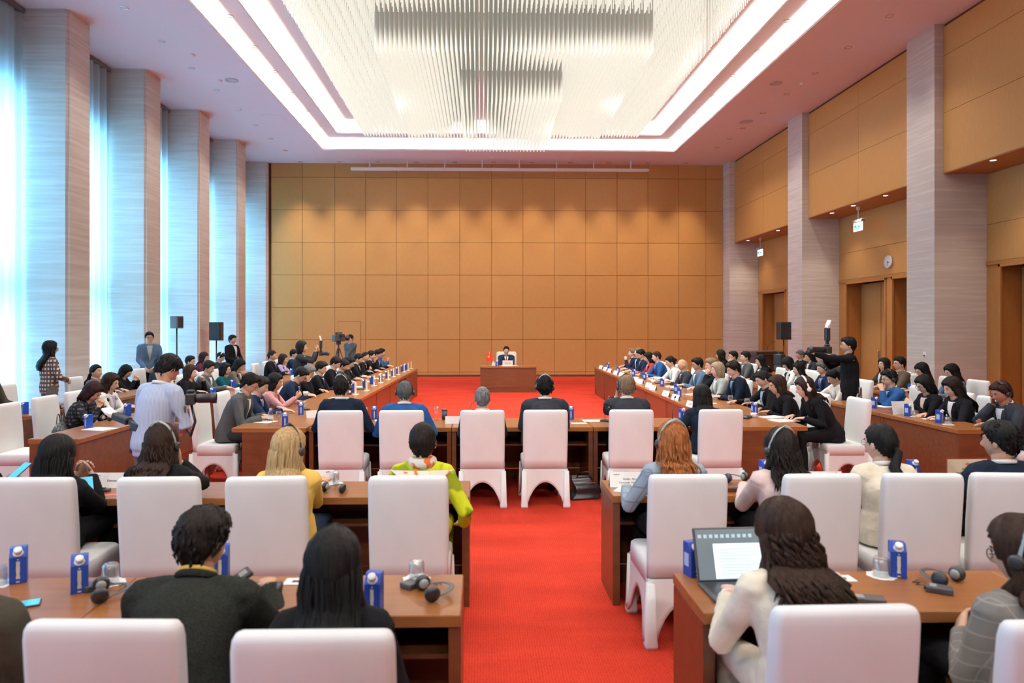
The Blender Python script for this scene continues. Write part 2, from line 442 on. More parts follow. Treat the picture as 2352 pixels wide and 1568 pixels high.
BACKD = [(690, 371), (780, 371), (868, 371), (957, 372), (1045, 372), (1134, 372), (1222, 373), (1310, 373), (1398, 373), (1488, 374), (1576, 374)]
downlights(LEFTD, ZC, 'downlights on the window side of the ceiling', 'from the camera in the window side ceiling margin')
downlights(RIGHTD, ZC, 'downlights on the door side of the ceiling', 'from the camera in the door side ceiling margin')
downlights(BACKD, ZC, 'downlights along the back wall', 'from the left in the ceiling strip along the back wall')
downlights([(527, 37), (585, 107), (630, 164), (670, 214), (704, 254), (732, 290), (757, 319)], ZC + 0.36, 'downlights in the left cove step', 'from the camera in the window side cove step')
downlights([(1808, 48), (1742, 117), (1685, 173), (1638, 221), (1598, 260), (1563, 294)], ZC + 0.36, 'downlights in the right cove step', 'from the camera in the door side cove step')
# ceiling loudspeakers, detectors, hatch
for px, py, r, lab in ((532, 184, .16, 'flat round ceiling loudspeaker grille on the window side'), (1782, 191, .16, 'flat round ceiling loudspeaker grille on the door side'), (1713, 279, .2, 'wide round air outlet in the ceiling on the door side')):
    p = onZ(px, py, ZC); bm = bmesh.new()
    lathe(bm, [(0, -0.012), (r * .8, -0.012), (r * .82, -0.02), (r, -0.012), (r, 0.0)], 24)
    tag(mk('ceiling_speaker', done(bm, smooth=True), None, mat('grille', (0.55, 0.54, 0.56), 0.7), (p.x, p.y, ZC)), lab, 'ceiling speaker')
for px, py, lab in ((505, 184, 'round smoke detector in the ceiling on the window side'), (1842, 191, 'round smoke detector in the ceiling on the door side'), (443, 125, 'smoke detector nearest the window piers at the frame edge'), (1130, 361, 'smoke detector in the ceiling above the head desk')):
    p = onZ(px, py, ZC); bm = bmesh.new()
    lathe(bm, [(0, -0.05), (0.03, -0.05), (0.05, -0.03), (0.055, 0)], 14)
    tag(mk('smoke_detector', done(bm, smooth=True), None, CEIL, (p.x, p.y, ZC)), lab, 'detector')
hp = onZ(628, 271, ZC)
hatch = tag(mk('ceiling_hatch', boxm(-.3, .3, -.3, .3, -0.006, 0.0), None, CEIL, (hp.x, hp.y, ZC - 0.001)), 'square access hatch in the ceiling on the window side', 'hatch')
# wall-washing spots over the back wall (lamps of the downlight row)
def spot(loc, rot, power, ang, blend, col, r=0.06):  # serves the real downlights and the added unseen fill spots alike
    l = bpy.data.lights.new('downlight_or_fill_beam', 'SPOT'); l.energy = power; l.spot_size = R(ang); l.spot_blend = blend; l.color = col; l.shadow_soft_size = r
    o = bpy.data.objects.new('downlight_or_fill_beam', l); o.location = loc; o.rotation_euler = rot; COL.objects.link(o)
for px, py in BACKD:
    p = onZ(px, py, ZC)
    spot((p.x, p.y - .9, ZC - 0.03), (R(13), 0, 0), 420, 56, 1.0, (1, 0.86, 0.68), .1)
for lst in (LEFTD, RIGHTD):
    for px, py in lst:
        p = onZ(px, py, ZC)
        spot((p.x, p.y, ZC - 0.03), (0, 0, 0), 170, 100, 0.9, (1, 0.94, 0.87), 0.12)
for k in range(4):   # unseen fill beams added above and behind the camera, past the downlight rows
    for X_ in (-6.2, 7.5): spot((X_, 9.0 - 4.5 * k, ZC - 0.03), (0, 0, 0), 420, 100, 0.9, (1, 0.94, 0.87), 0.12)
# downlights under the recess on the door side
for i_, (px, py) in enumerate(((2281, 368), (1911, 489), (1960, 472), (2034, 449), (1718, 552), (1787, 529))):
    p = onZ(px, py, zsoff - 0.006)
    bm = bmesh.new(); lathe(bm, [(0.05, 0.0), (0.065, -0.006), (0.07, 0.0)], 14, mi=0); lathe(bm, [(0, -0.002), (0.05, -0.002)], 14, mi=1)
    me = done(bm); me.materials.append(CHROME); me.materials.append(LEDON)
    tag(mk('downlight', me, None, None, (p.x, p.y, zsoff - 0.007)), '%s small lit downlight under the wooden soffits, counted from the camera' % ['first', 'fourth', 'third', 'second', 'sixth', 'fifth'][i_], 'downlight', 'lit downlights under the soffit')
    spot((p.x, p.y, zsoff - 0.03), (0, 0, 0), 60, 95, 0.8, (1, 0.85, 0.65), 0.05)

# exit signs
def exit_sign(px, py_top, py_s, X, lab):
    top = onX(px, py_top, X); low = onX(px, py_s, X)
    t = thing('exit_sign', lab, 'exit sign', (X, top.y, low.z), 0)
    curve_tube('rod', [(0, 0, 0.1), (0, 0, zsoff - low.z)], 0.012, WHITE, t)
    mk('mount', boxm(-.03, .03, -.03, .03, zsoff - low.z - 0.09, zsoff - low.z - 0.008), t, WHITE)
    mk('housing', boxm(-.05, .05, -.24, .24, 0.06, 0.13, 0.01), t, GREY)
    mk('lit_panel', boxm(-.012, .012, -.2, .2, -0.16, 0.06), t, mat('exit_panel', (0.8, 0.9, 0.95), 0.3, emit=1.3, emitcol=(0.8, 0.9, 1)))
    g_ = mat('exit_green', (0.0, 0.35, 0.25), 0.5, emit=0.4, emitcol=(0, 0.55, 0.45))
    bm = bmesh.new()
    ellip(bm, (-.016, 0.09, 0.01), (.004, .022, .022), 8, 6)
    bbox(bm, -.018, -.013, .05, .13, -.06, -.01); bbox(bm, -.018, -.013, .04, .07, -.12, -.05); bbox(bm, -.018, -.013, .11, .14, -.12, -.05)
    bbox(bm, -.018, -.013, .14, .17, -.05, -.02); bbox(bm, -.018, -.013, -.16, -.02, -.06, -.03); bbox(bm, -.018, -.013, -.05, -.02, -.08, -.01)
    mk('running_figure', done(bm), t, g_)
exit_sign(1971, 470, 516, XRS + 0.35, 'hanging illuminated exit sign with green running figure, left of the wall clock')
exit_sign(1746, 548, 577, XRS + 0.35, 'hanging illuminated exit sign near the back corner on the door side')
# wall clock
ck = onX(2043, 601, XRB)
t = thing('wall_clock', 'round white wall clock above the double doors', 'clock', (XRB - 0.002, ck.y, ck.z))
def rotY(bmv):
    for v in bmv.verts: v.co = Vector((-v.co.z, v.co.x, v.co.y))
bm = bmesh.new(); lathe(bm, [(0, 0), (0.16, 0), (0.16, 0.05), (0.145, 0.055), (0.14, 0.045)], 28); rotY(bm); mk('case', done(bm, smooth=True), t, WHITE)
bm = bmesh.new(); lathe(bm, [(0, 0.046), (0.142, 0.046)], 28); rotY(bm); mk('dial', done(bm), t, PAPER)
for k in range(12):
    a = k * math.pi / 6; c, s = math.cos(a), math.sin(a)
    mk('hour_mark', boxm(-0.050, -0.048, 0.118 * s - .006, 0.118 * s + .006, 0.118 * c - .006, 0.118 * c + .006), t, INK)
def hand(name, ang, ln, w):
    bm = bmesh.new(); bbox(bm, -0.054, -0.051, -w, w, -0.02, ln)
    o = mk(name, done(bm), t, INK); o.rotation_euler = (ang, 0, 0)
hand('hour_hand', R(110), 0.07, 0.006); hand('minute_hand', R(190), 0.105, 0.004)
sw = onX(2125, 817, XR)
swt = thing('wall_switch', 'small white thermostat switch on the stone pier', 'switch', (XR, sw.y, sw.z))
mk('plate', boxm(-0.015, 0, -.05, .05, -.02, .08, 0.004), swt, WHITE); mk('button', boxm(-0.022, -0.015, -.025, .025, -.005, .02), swt, DGREY)

# ---------------------------------------------------------------- chandelier
ch = thing('chandelier', 'huge stepped rectangular chandelier of hanging crystal rods over the hall', 'chandelier', (0, 0, 0))
T3 = (0.56, 14.0)
tiers = [(3.72, 4.65, 7.05), (2.33, 2.75, 6.45), (0.95, 1.78, 5.92)]   # half x, half y, bottom z
ZT = ZC + 0.70
mk('lamp_plate', boxm(T3[0] - 3.8, T3[0] + 3.8, T3[1] - 4.75, T3[1] + 4.75, ZT, ZT + 0.05), ch, LAMPPLATE)
SP = 0.078
def rod_mesh(L, r=0.011):
    bm = bmesh.new(); lathe(bm, [(r, 0), (r, L - .45), (r, L - .22), (r, L - 0.01), (0, L)], 5)
    for v in bm.verts: v.co.z = -v.co.z
    me = done(bm); at = me.attributes.new('tip', 'FLOAT', 'POINT')
    for v in me.vertices: at.data[v.index].value = 1.0 if v.co.z < -(L - .3) else 0.0
    return me
singles = []; allr = []
nx = int(2 * tiers[0][0] / SP); ny = int(2 * tiers[0][1] / SP)
rr = random.Random(3)
for i in range(nx + 1):
    for j in range(ny + 1):
        x = -tiers[0][0] + i * SP; y = -tiers[0][1] + j * SP
        lev = 0
        for q in (1, 2):
            if abs(x) <= tiers[q][0] and abs(y) <= tiers[q][1]: lev = q
        hx, hy, zb = tiers[lev]
        edge = min(hx - abs(x), hy - abs(y))
        if lev > 0 or edge < 0.3 or (i + j) % 2 == 0 or i % 2:
            allr.append((x, y, lev, edge))
inner = sorted([a for a in allr if a[2] == 2], key=lambda a: a[3])
chosen = set((a[0], a[1]) for a in inner[:300])
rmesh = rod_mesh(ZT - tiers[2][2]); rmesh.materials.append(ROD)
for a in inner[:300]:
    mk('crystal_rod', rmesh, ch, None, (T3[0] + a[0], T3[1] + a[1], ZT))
bm = bmesh.new()
verts = []; faces = []; tips = []
for (x, y, lev, e) in allr:
    if (x, y) in chosen: continue
    zb = tiers[lev][2] + rr.uniform(-0.012, 0.012)
    r = 0.0095; cx, cy = T3[0] + x, T3[1] + y
    for zz, tv in ((ZT, 0.0), (zb + .42, 0.0), (zb + .2, 1.0), (zb + .012, 1.0)):
        for dx_, dy_ in ((-r, 0), (0, -r), (r, 0), (0, r)): verts.append((cx + dx_, cy + dy_, zz)); tips.append(tv)
    b = len(verts) - 16; verts.append((cx, cy, zb)); tips.append(1.0)
    for q in range(3):
        for k in range(4): faces.append((b + 4 * q + k, b + 4 * q + (k + 1) % 4, b + 4 * q + 4 + (k + 1) % 4, b + 4 * q + 4 + k))
    for k in range(4): faces.append((b + 12 + k, b + 12 + (k + 1) % 4, b + 16))
bm.free()
me = bpy.data.meshes.new('rods'); me.from_pydata(verts, [], faces); me.update()
at = me.attributes.new('tip', 'FLOAT', 'POINT'); at.data.foreach_set('value', tips)
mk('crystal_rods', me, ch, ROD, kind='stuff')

# lamps set among the crystal rods
for X_ in (-1.9, -.6, .6, 1.8, 3.1):
    for Y_ in (10.6, 14.0, 17.4):
        lev = 2 if abs(X_ - T3[0]) < .95 and abs(Y_ - 14) < 1.78 else 1 if abs(X_ - T3[0]) < 2.33 and abs(Y_ - 14) < 2.75 else 0
        spot((X_, Y_, tiers[lev][2] - .03), (0, 0, 0), 260, 130, .8, (1, .93, .82), .1)
for X_ in (-2.6, .6, 3.8):  # unseen ceiling spots added to light the rear chair backs
    for Y_ in (1.2, 4.2): spot((X_, Y_, ZC + .72), (0, 0, 0), 260, 120, .8, (1, .93, .83), .15)

# unseen spots added on the rear ceiling to brighten chairs and back wall
for X_ in (-4.2, -1.6, .8, 3.2, 5.8):
    spot((X_, -6.0, ZC - .1), (R(70), 0, R((X_ - .8) * 1.2)), 720, 60, .9, (1, .95, .87), .2)
# ---------------------------------------------------------------- chairs
def rrect(bm, c, hw, hd, r, n=4):
    ring = []
    for qx, qy, a0 in ((1, 1, 0), (-1, 1, 90), (-1, -1, 180), (1, -1, 270)):
        for k in range(n):
            a = R(a0 + 90 * k / (n - 1))
            ring.append(bm.verts.new((c[0] + qx * (hw - r) + r * math.cos(a), c[1] + qy * (hd - r) + r * math.sin(a), c[2])))
    return ring
def rloft(bm, secs, n=4):
    rings = [rrect(bm, c, hw, hd, r, n) for c, hw, hd, r in secs]
    m = len(rings[0])
    for a, b in zip(rings, rings[1:]):
        for k in range(m): bm.faces.new((a[k], a[(k + 1) % m], b[(k + 1) % m], b[k]))
    bm.faces.new(rings[0][::-1]); bm.faces.new(rings[-1])
def smooth_auto(me, ang=40):
    for p in me.polygons: p.use_smooth = True
    return me
def chair_parts():
    parts = {}
    bm = bmesh.new()
    secs = []
    for z, y, hw, hd in ((0.40, -.212, .232, .034), (0.50, -.218, .234, .038), (0.70, -.232, .236, .040), (0.88, -.248, .236, .040), (0.97, -.256, .235, .039), (1.0, -.259, .231, .036), (1.016, -.261, .222, .028), (1.022, -.262, .205, .014)):
        secs.append(((0, y, z), hw, hd, min(.03, hd * .8)))
    rloft(bm, secs); parts['back_cover'] = done(bm, smooth=True)
    bm = bmesh.new()
    secs = [((0, .02, z), hw, hd, r) for z, hw, hd, r in ((.36, .236, .235, .03), (.44, .238, .238, .04), (.475, .236, .236, .045), (.488, .225, .225, .05), (.492, .20, .20, .06))]
    rloft(bm, secs); parts['seat_cover'] = done(bm, smooth=True)
    bm = bmesh.new()
    def skirt(A, B, out, leg=.14, top=.40, arch=.26):
        n = 18; ro = []; ri = []
        for k in range(n + 1):
            s = k / n; p = A.lerp(B, s)
            e = min(s, 1 - s)
            if e < leg: zb = 0.03
            else:
                a = (s - leg) / (1 - 2 * leg); zb = 0.03 + (arch - .03) * max(0, math.sin(math.pi * a)) ** 0.55
            col_o = []; col_i = []
            for q in range(6):
                z = zb + (top - zb) * q / 5
                flare = 0.03 * max(0, 1 - z / .35) ** 2
                lift = out * flare
                edge = (p - (A + B) / 2)
                wide = edge * (0.06 * max(0, 1 - z / .35) ** 2)
                col_o.append(bm.verts.new(Vector((p.x, p.y, z)) + lift + wide))
                col_i.append(bm.verts.new(Vector((p.x, p.y, z)) + lift + wide - out * 0.014))
            ro.append(col_o); ri.append(col_i)
        for k in range(n):
            for q in range(5):
                bm.faces.new((ro[k][q], ro[k + 1][q], ro[k + 1][q + 1], ro[k][q + 1]))
                bm.faces.new((ri[k][q], ri[k][q + 1], ri[k + 1][q + 1], ri[k + 1][q]))
            bm.faces.new((ro[k][0], ri[k][0], ri[k + 1][0], ro[k + 1][0]))
    hw, y0, y1 = .235, -.25, .258
    P = [Vector((-hw, y0, 0)), Vector((hw, y0, 0)), Vector((hw, y1, 0)), Vector((-hw, y1, 0))]
    outs = [Vector((0, -1, 0)), Vector((1, 0, 0)), Vector((0, 1, 0)), Vector((-1, 0, 0))]
    for i in range(4): skirt(P[i], P[(i + 1) % 4], outs[i], leg=.13 if i % 2 == 0 else .15)
    parts['skirt'] = done(bm, smooth=True)
    bm = bmesh.new()
    rloft(bm, [((0, 0, 0.0), .036, .036, .012), ((0, 0, .02), .038, .038, .012), ((0, 0, .07), .033, .033, .012), ((0, 0, .38), .024, .024, .01)], 3)
    parts['leg'] = done(bm, smooth=True)
    for m in parts.values(): m.materials.append(COVER)
    return parts
CP = chair_parts()
def chair(x, y, rz, label, group=None):
    t = thing('banquet_chair', label, 'chair', (x, y, 0), rz, group)
    for k in ('back_cover', 'seat_cover', 'skirt'): mk(k, CP[k], t)
    for sx in (-1, 1):
        mk('leg', CP['leg'], t, None, (sx * .222, -.262, 0)); mk('leg', CP['leg'], t, None, (sx * .222, .262, 0))
    return t

# ---------------------------------------------------------------- desks
_dm = {}
def desk(cx, cy, rz, L, D, label, group, h=0.75, inset=.015):
    """seat side at local -Y, front panel at local +Y; (cx,cy) is the centre"""
    t = thing('conference_desk', label, 'desk', (cx, cy, 0), rz, group)
    key = (round(L, 3), round(D, 3))
    if key not in _dm:
        g_ = 0.003; hl = L / 2 - g_; hd = D / 2
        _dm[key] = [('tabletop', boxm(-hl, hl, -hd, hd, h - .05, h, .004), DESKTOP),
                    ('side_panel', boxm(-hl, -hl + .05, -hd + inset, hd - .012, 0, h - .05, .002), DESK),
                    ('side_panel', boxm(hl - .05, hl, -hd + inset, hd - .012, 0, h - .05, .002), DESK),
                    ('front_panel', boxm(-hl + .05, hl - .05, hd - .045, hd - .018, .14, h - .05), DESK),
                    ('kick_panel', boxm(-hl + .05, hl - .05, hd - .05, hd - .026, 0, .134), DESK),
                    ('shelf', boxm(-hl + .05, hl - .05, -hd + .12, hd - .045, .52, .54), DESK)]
        if D > .6:
            _dm[key].append(('divider', boxm(-.012, .012, -hd + .12, hd - .05, .54, h - .05), DESK))
        for n_, m_, mm in _dm[key]: m_.materials.append(mm)
    for n_, m_, mm in _dm[key]: mk(n_, m_, t)
    return t
HD = math.pi / 2
FACE_E, FACE_W, FACE_N, FACE_S = -HD, HD, 0.0, math.pi
def ordn(i): return ['first', 'second', 'third', 'fourth', 'fifth', 'sixth', 'seventh', 'eighth', 'ninth', 'tenth', 'eleventh', 'twelfth'][i]
# U arms, running to the corner, and the three cross desks between them
UBY0, UBY1 = 7.76, 8.52
la0, la1 = onZ(819, 920.6, .75), onZ(957, 847, .75)
ra0, ra1 = onZ(1590, 938, .75), onZ(1368, 844, .75)
UD = 0.84
def arm(a0, a1, yS, yE, n, face, side):
    for i in range(n):
        ya = yS + (yE - yS) * i / n; yb = yS + (yE - yS) * (i + 1) / n
        xm = a0.x + (a1.x - a0.x) * ((ya + yb) / 2 - a0.y) / (a1.y - a0.y)
        tl = math.atan2(a1.x - a0.x, a1.y - a0.y)
        cx = xm - UD / 2 if side == 'left' else xm + UD / 2
        desk(cx, (ya + yb) / 2, face - tl, yb - ya, UD, '%s dark wooden desk from the near end along the %s arm of the U table' % (ordn(i), side), 'desks of the U shaped table', inset=.12)
arm(la0, la1, UBY0, la1.y + .25, 7, FACE_E, 'left')
arm(ra0, ra1, UBY0, ra1.y + .25, 7, FACE_W, 'right')
armx = lambda a0, a1, y: a0.x + (a1.x - a0.x) * (y - a0.y) / (a1.y - a0.y)
UB0, UB1 = max(armx(la0, la1, UBY0), armx(la0, la1, UBY1)) + .012, min(armx(ra0, ra1, UBY0), armx(ra0, ra1, UBY1)) - .012
ub = (UB1 - UB0) / 3
for i in range(3):
    desk(UB0 + ub * (i + .5), (UBY0 + UBY1) / 2, FACE_N, ub, UBY1 - UBY0, '%s dark wooden desk from the left in the middle cross row' % ordn(i), 'desks of the U shaped table')
# head desk
hdc = onZ(1167.5, 841, .75)
HDY = hdc.y
desk(hdc.x, HDY + .36, FACE_S, 1.62, .72, 'single dark wooden head desk facing the hall before the panelled wall', None)
# rear rows
RL = 1.5
R2Y = (4.61, 5.09); R1Y = (2.72, 3.17)
AL, AR = -0.08, 0.89
for (ya, yb), nm in ((R2Y, 'second'), (R1Y, 'first')):
    for i in range(2):
        desk(AL - RL * (i + .5), (ya + yb) / 2, 0, RL, yb - ya, 'dark wooden desk %s the aisle on its left, %s row from the camera' % (('beside', 'one away from')[i], nm), 'rear row desks')
        desk(AR + RL * (i + .5), (ya + yb) / 2, 0, RL, yb - ya, 'dark wooden desk %s the aisle on its right, %s row from the camera' % (('beside', 'one away from')[i], nm), 'rear row desks')
# outer rows along the walls
OD = 0.52
def outer(xf, side, y0, n, L, nm):
    for i in range(n):
        cy = y0 + L * (i + .5)
        desk(xf - OD / 2 if side == 'window' else xf + OD / 2, cy, FACE_E if side == 'window' else FACE_W, L, OD, '%s desk of the %s, %s side' % (ordn(i), nm, side), 'outer desks on the %s side' % side)
X_L1, X_L2, X_R1, X_R2 = -4.1, -5.8, 5.3, 7.0
outer(X_L1, 'window', 7.05, 2, 1.5, 'near wooden block behind the U table arm')
outer(X_L1, 'window', 11.06, 5, 1.5, 'far wooden block behind the U table arm')
outer(X_L2, 'window', 8.85, 6, 1.5, 'wooden row nearest the curtains')
outer(X_R1, 'door', 7.48, 2, 1.5, 'near wooden block behind the U table arm')
outer(X_R1, 'door', 11.35, 4, 1.5, 'far wooden block behind the U table arm')
outer(X_R2, 'door', 9.6, 5, 1.5, 'wooden row nearest the doors')

# ---------------------------------------------------------------- small things
TH = 0.75
def text_mesh(s, size, ext=0.0006, align='CENTER', font=None):
    cu = bpy.data.curves.new('lettering', 'FONT'); cu.body = s; cu.size = size; cu.extrude = ext; cu.align_x = align; cu.resolution_u = 2
    o = bpy.data.objects.new('tmp', cu); COL.objects.link(o)
    dg = bpy.context.evaluated_depsgraph_get()
    me = bpy.data.meshes.new_from_object(o.evaluated_get(dg)); bpy.data.objects.remove(o)
    me.materials.clear(); return me
def carton_parts():
    w = .033; H = .155
    bm = bmesh.new()
    vs = [(-w, -w, 0), (w, -w, 0), (w, w, 0), (-w, w, 0), (-w, -w, .120), (w, -w, .120), (w, w, H), (-w, w, H), (-w, -.004, H), (w, -.004, H)]
    v = [bm.verts.new(p) for p in vs]
    for f in ((3, 2, 1, 0), (0, 1, 5, 4), (1, 2, 6, 9, 5), (2, 3, 7, 6), (3, 0, 4, 8, 7), (4, 5, 9, 8), (8, 9, 6, 7)): bm.faces.new([v[i] for i in f])
    bmesh.ops.bevel(bm, geom=list(bm.edges), offset=.002, segments=1, affect='EDGES')
    body = done(bm)
    bm = bmesh.new()
    lathe(bm, [(.021, .0), (.020, .004), (.0135, .006), (.0135, .012), (.0165, .013), (.0165, .026), (.014, .028), (0, .028)], 14)
    for q in bm.verts:
        q.co = Matrix.Rotation(R(38), 3, 'X') @ q.co + Vector((0, -.021, .134))
    cap = done(bm, smooth=True)
    bm = bmesh.new()
    n = 9
    rr_ = random.Random(2)
    pts = [(.006 + .002 * rr_.random(), .022 + .078 * k / n) for k in range(n + 1)]
    l = [bm.verts.new((-a, -w - .0006, z)) for a, z in pts]; r = [bm.verts.new((a, -w - .0006, z)) for a, z in pts]
    for k in range(n): bm.faces.new((l[k], r[k], r[k + 1], l[k + 1]))
    bbox(bm, -.003, .003, -w - .0006, -w, .105, .111); bbox(bm, -.007, .007, -w - .0006, -w, .006, .012)
    logo = done(bm)
    side = boxm(-w - .0008, -w + .0002, -.014, .022, .045, .105)
    return body, cap, logo, side
CB, CC, CLG, CS = carton_parts()
OFFW = mat('off_white_print', (0.62, 0.58, 0.48), 0.6)
CB.materials.append(BLUE); CC.materials.append(WHITE); CLG.materials.append(OFFW); CS.materials.append(mat('pale_blue_print', (0.45, 0.55, 0.75), 0.6))
CARTS = []
def carton(px, py, label, rz=0.0, group='blue water cartons', z=TH, at=None):
    p = Vector(at) if at else onZ(px, py, z)
    for q in CARTS:
        if (q - p).length < .072: return
    CARTS.append(p.copy())
    t = thing('water_carton', label, 'carton', (p.x, p.y, z), rz, group)
    mk('carton_body', CB, t); mk('screw_cap', CC, t); mk('printed_mark', CLG, t); mk('info_panel', CS, t)
def tent_mesh(w, h, d):
    bm = bmesh.new(); th = .0015
    a = [(-d, 0), (0, h), (d, 0), (d - th * 3, 0), (0, h - th * 4), (-d + th * 3, 0)]
    L = [bm.verts.new((-w, y, z)) for y, z in a]; Rr = [bm.verts.new((w, y, z)) for y, z in a]
    for k in range(6): bm.faces.new((L[k], L[(k + 1) % 6], Rr[(k + 1) % 6], Rr[k]))
    for s in (L, Rr):
        bm.faces.new((s[0], s[1], s[4], s[5])); bm.faces.new((s[1], s[2], s[3], s[4]))
    return done(bm)
TENT = tent_mesh(.105, .085, .032); TENT.materials.append(PAPER)
TENTB = tent_mesh(.15, .10, .045); TENTB.materials.append(PAPER)
def tent(px, py, label, rz, lines=None, me=None, z=TH, group='white name cards', logo=True):
    p = onZ(px, py, z)
    t = thing('name_card', label, 'name card', (p.x, p.y, z), rz, group)
    me = me or TENT
    mk('folded_card', me, t)
    big = me is TENTB
    h, d = (.10, .045) if big else (.085, .032)
    sl = math.atan2(h, d)
    def put(s, size, f, dx, m, nm='lettering'):
        tm = text_mesh(s, size); tm.materials.append(m)
        # on the -Y face: point at height fraction f
        y = -d * (1 - f) - .0012; zz = h * f
        mk(nm, tm, t, None, (dx, y, zz), (sl, 0, 0))
    for i, ln in enumerate(lines or []): put(ln[0], ln[1], ln[2], ln[3], INK)
    if logo and big:
        bm = bmesh.new(); bbox(bm, -.022, .022, -.001, 0, 0, .006); sp = done(bm); sp.materials.append(INKG); mk('small_print', sp, t, None, (-.10, -d * .2 - .0015, h * .80), (sl - HD, 0, 0))
        bm = bmesh.new(); bbox(bm, -.012, 0, -.001, 0, 0, .007); bbox(bm, 0.002, .014, -.001, 0, .003, .010)
        lo = done(bm); lo.materials.append(mat('logo_red', (.6, .05, .06), .6))
        mk('logo_mark', lo, t, None, (.105, -d * .18 - .002, h * .82), (sl - HD, 0, 0))
    return t
def glass_meshes():
    bm = bmesh.new(); lathe(bm, [(.031, 0), (.036, .0), (.035, .07), (.030, .082), (.024, .085), (.0, .085)], 20); lathe(bm, [(.033, 0.001), (.032, .068), (.026, .072), (0, .072)], 20)
    tum = done(bm, smooth=True)
    bm = bmesh.new(); lathe(bm, [(0, 0), (.033, 0), (.032, .003), (.006, .008), (.004, .07), (.012, .08), (.034, .105), (.037, .13), (.031, .165), (.030, .165), (.035, .13), (.032, .107), (0, .084)], 18)
    gob = done(bm, smooth=True)
    bm = bmesh.new(); n = 40
    c0 = bm.verts.new((0, 0, .0022)); ring = [bm.verts.new(((.062 + .004 * math.sin(9 * 2 * math.pi * k / n)) * math.cos(2 * math.pi * k / n), (.062 + .004 * math.sin(9 * 2 * math.pi * k / n)) * math.sin(2 * math.pi * k / n), .0015 + .001 * math.sin(5 * k))) for k in range(n)]
    for k in range(n): bm.faces.new((c0, ring[k], ring[(k + 1) % n]))
    doily = done(bm)
    bm = bmesh.new(); lathe(bm, [(0, 0), (.026, 0), (.034, .03), (.037, .06), (.0355, .06), (.032, .03), (.02, .006), (0, .006)], 18)
    tube(bm, [Vector((.034, 0, .05)), Vector((.052, 0, .048)), Vector((.056, 0, .03)), Vector((.034, 0, .018))], .004, 6)
    cup = done(bm, smooth=True)
    for m_, mm in ((tum, GLASS), (gob, GLASS), (doily, PAPER), (cup, WHITE)): m_.materials.append(mm)
    return tum, gob, doily, cup
TUM, GOB, DOILY, CUP = glass_meshes()
def tumbler(px, py, lab, coaster=True):
    p = onZ(px, py, TH)
    if coaster: tag(mk('paper_coaster', DOILY, None, None, (p.x, p.y, TH)), 'white paper coaster under %s' % lab, 'coaster', 'paper coasters')
    tag(mk('glass_tumbler', TUM, None, None, (p.x, p.y, TH + .003)), 'upturned %s' % lab, 'glass', 'upturned water glasses')
def goblet(px, py, lab):
    p = onZ(px, py, TH); tag(mk('wine_goblet', GOB, None, None, (p.x, p.y, TH)), lab, 'glass', 'stemmed water goblets')
def cupf(px, py, lab):
    p = onZ(px, py, TH); tag(mk('coffee_cup', CUP, None, None, (p.x, p.y, TH)), lab, 'cup')
def sheet(px, py, w, h, rz, lab, m=None, z=TH, n=1):
    p = onZ(px, py, z)
    o = mk('paper_sheet', boxm(-w / 2, w / 2, -h / 2, h / 2, 0, .002 * n), None, m or PAPER, (p.x, p.y, z), (0, 0, rz))
    return tag(o, lab, 'paper', 'papers on the desks')
def headphone_set(x, y, rz, lab, z=TH, flat=True, receiver=True, grp='headphone sets on the desks'):
    t = thing('headphones', lab, 'headphones', (x, y, z), rz, grp)
    bm = bmesh.new(); pts = []
    for k in range(15):
        a = math.pi * (k / 14) ; pts.append(Vector((.075 * math.cos(a), .10 * math.sin(a), .022 + .012 * math.sin(a))))
    tube(bm, pts, [(.003, .011)] * 15, 8, ref=Vector((0, 0, 1))); 
    for q in bm.verts: pass
    mk('headband', done(bm, smooth=True), t, DGREY)
    for s in (-1, 1):
        bm = bmesh.new(); lathe(bm, [(0, -.014), (.026, -.014), (.034, -.006), (.034, .006), (.024, .014), (0, .016)], 16)
        M = Matrix.Translation((s * .072, -.006, .034)) @ Matrix.Rotation(R(90 * s + 12), 4, 'Y')
        for v in bm.verts: v.co = M @ v.co
        c_ = mk('ear_cup', done(bm, smooth=True), t, BLACK)
        bm = bmesh.new(); ellip(bm, (s * .052, -.006, .034), (.012, .022, .022), 10, 6); mk('ear_pad', done(bm, smooth=True), c_, GREY)
    if receiver:
        r = thing('receiver', 'grey receiver box by %s' % lab.replace(' lying', ''), 'receiver', (x + .135 * math.cos(rz + 3.4), y + .135 * math.sin(rz + 3.4), z), rz + .5, 'interpretation receivers')
        mk('receiver_body', boxm(-.032, .032, -.05, .05, 0, .026, .005, 2), r, DGREY)
        mk('display', boxm(-.02, .02, .01, .035, .026, .0268), r, GREY)
        mk('dial', boxm(-.02, -.008, .05, .056, .008, .02), r, BLACK)
        cp = [Vector((.02, .055, .012)), Vector((.04, .085, .004)), Vector((.08, .07, .003)), Vector((.06, .10, .004)), Vector((.1, .08, .006))]
        bm = bmesh.new(); tube(bm, cp, .0022, 5); mk('cable', done(bm, smooth=True), r, BLACK)
def phone(p, rz, lab, tilt=0.0, scr=SKYBLUE, roll=0.0):
    t = thing('smartphone', lab, 'phone', p, rz)
    t.rotation_euler = (tilt, roll, rz)
    mk('phone_body', boxm(-.037, .037, -.078, .078, 0, .008, .003), t, BLACK)
    mk('screen', boxm(-.034, .034, -.074, .074, .008, .0086), t, scr)
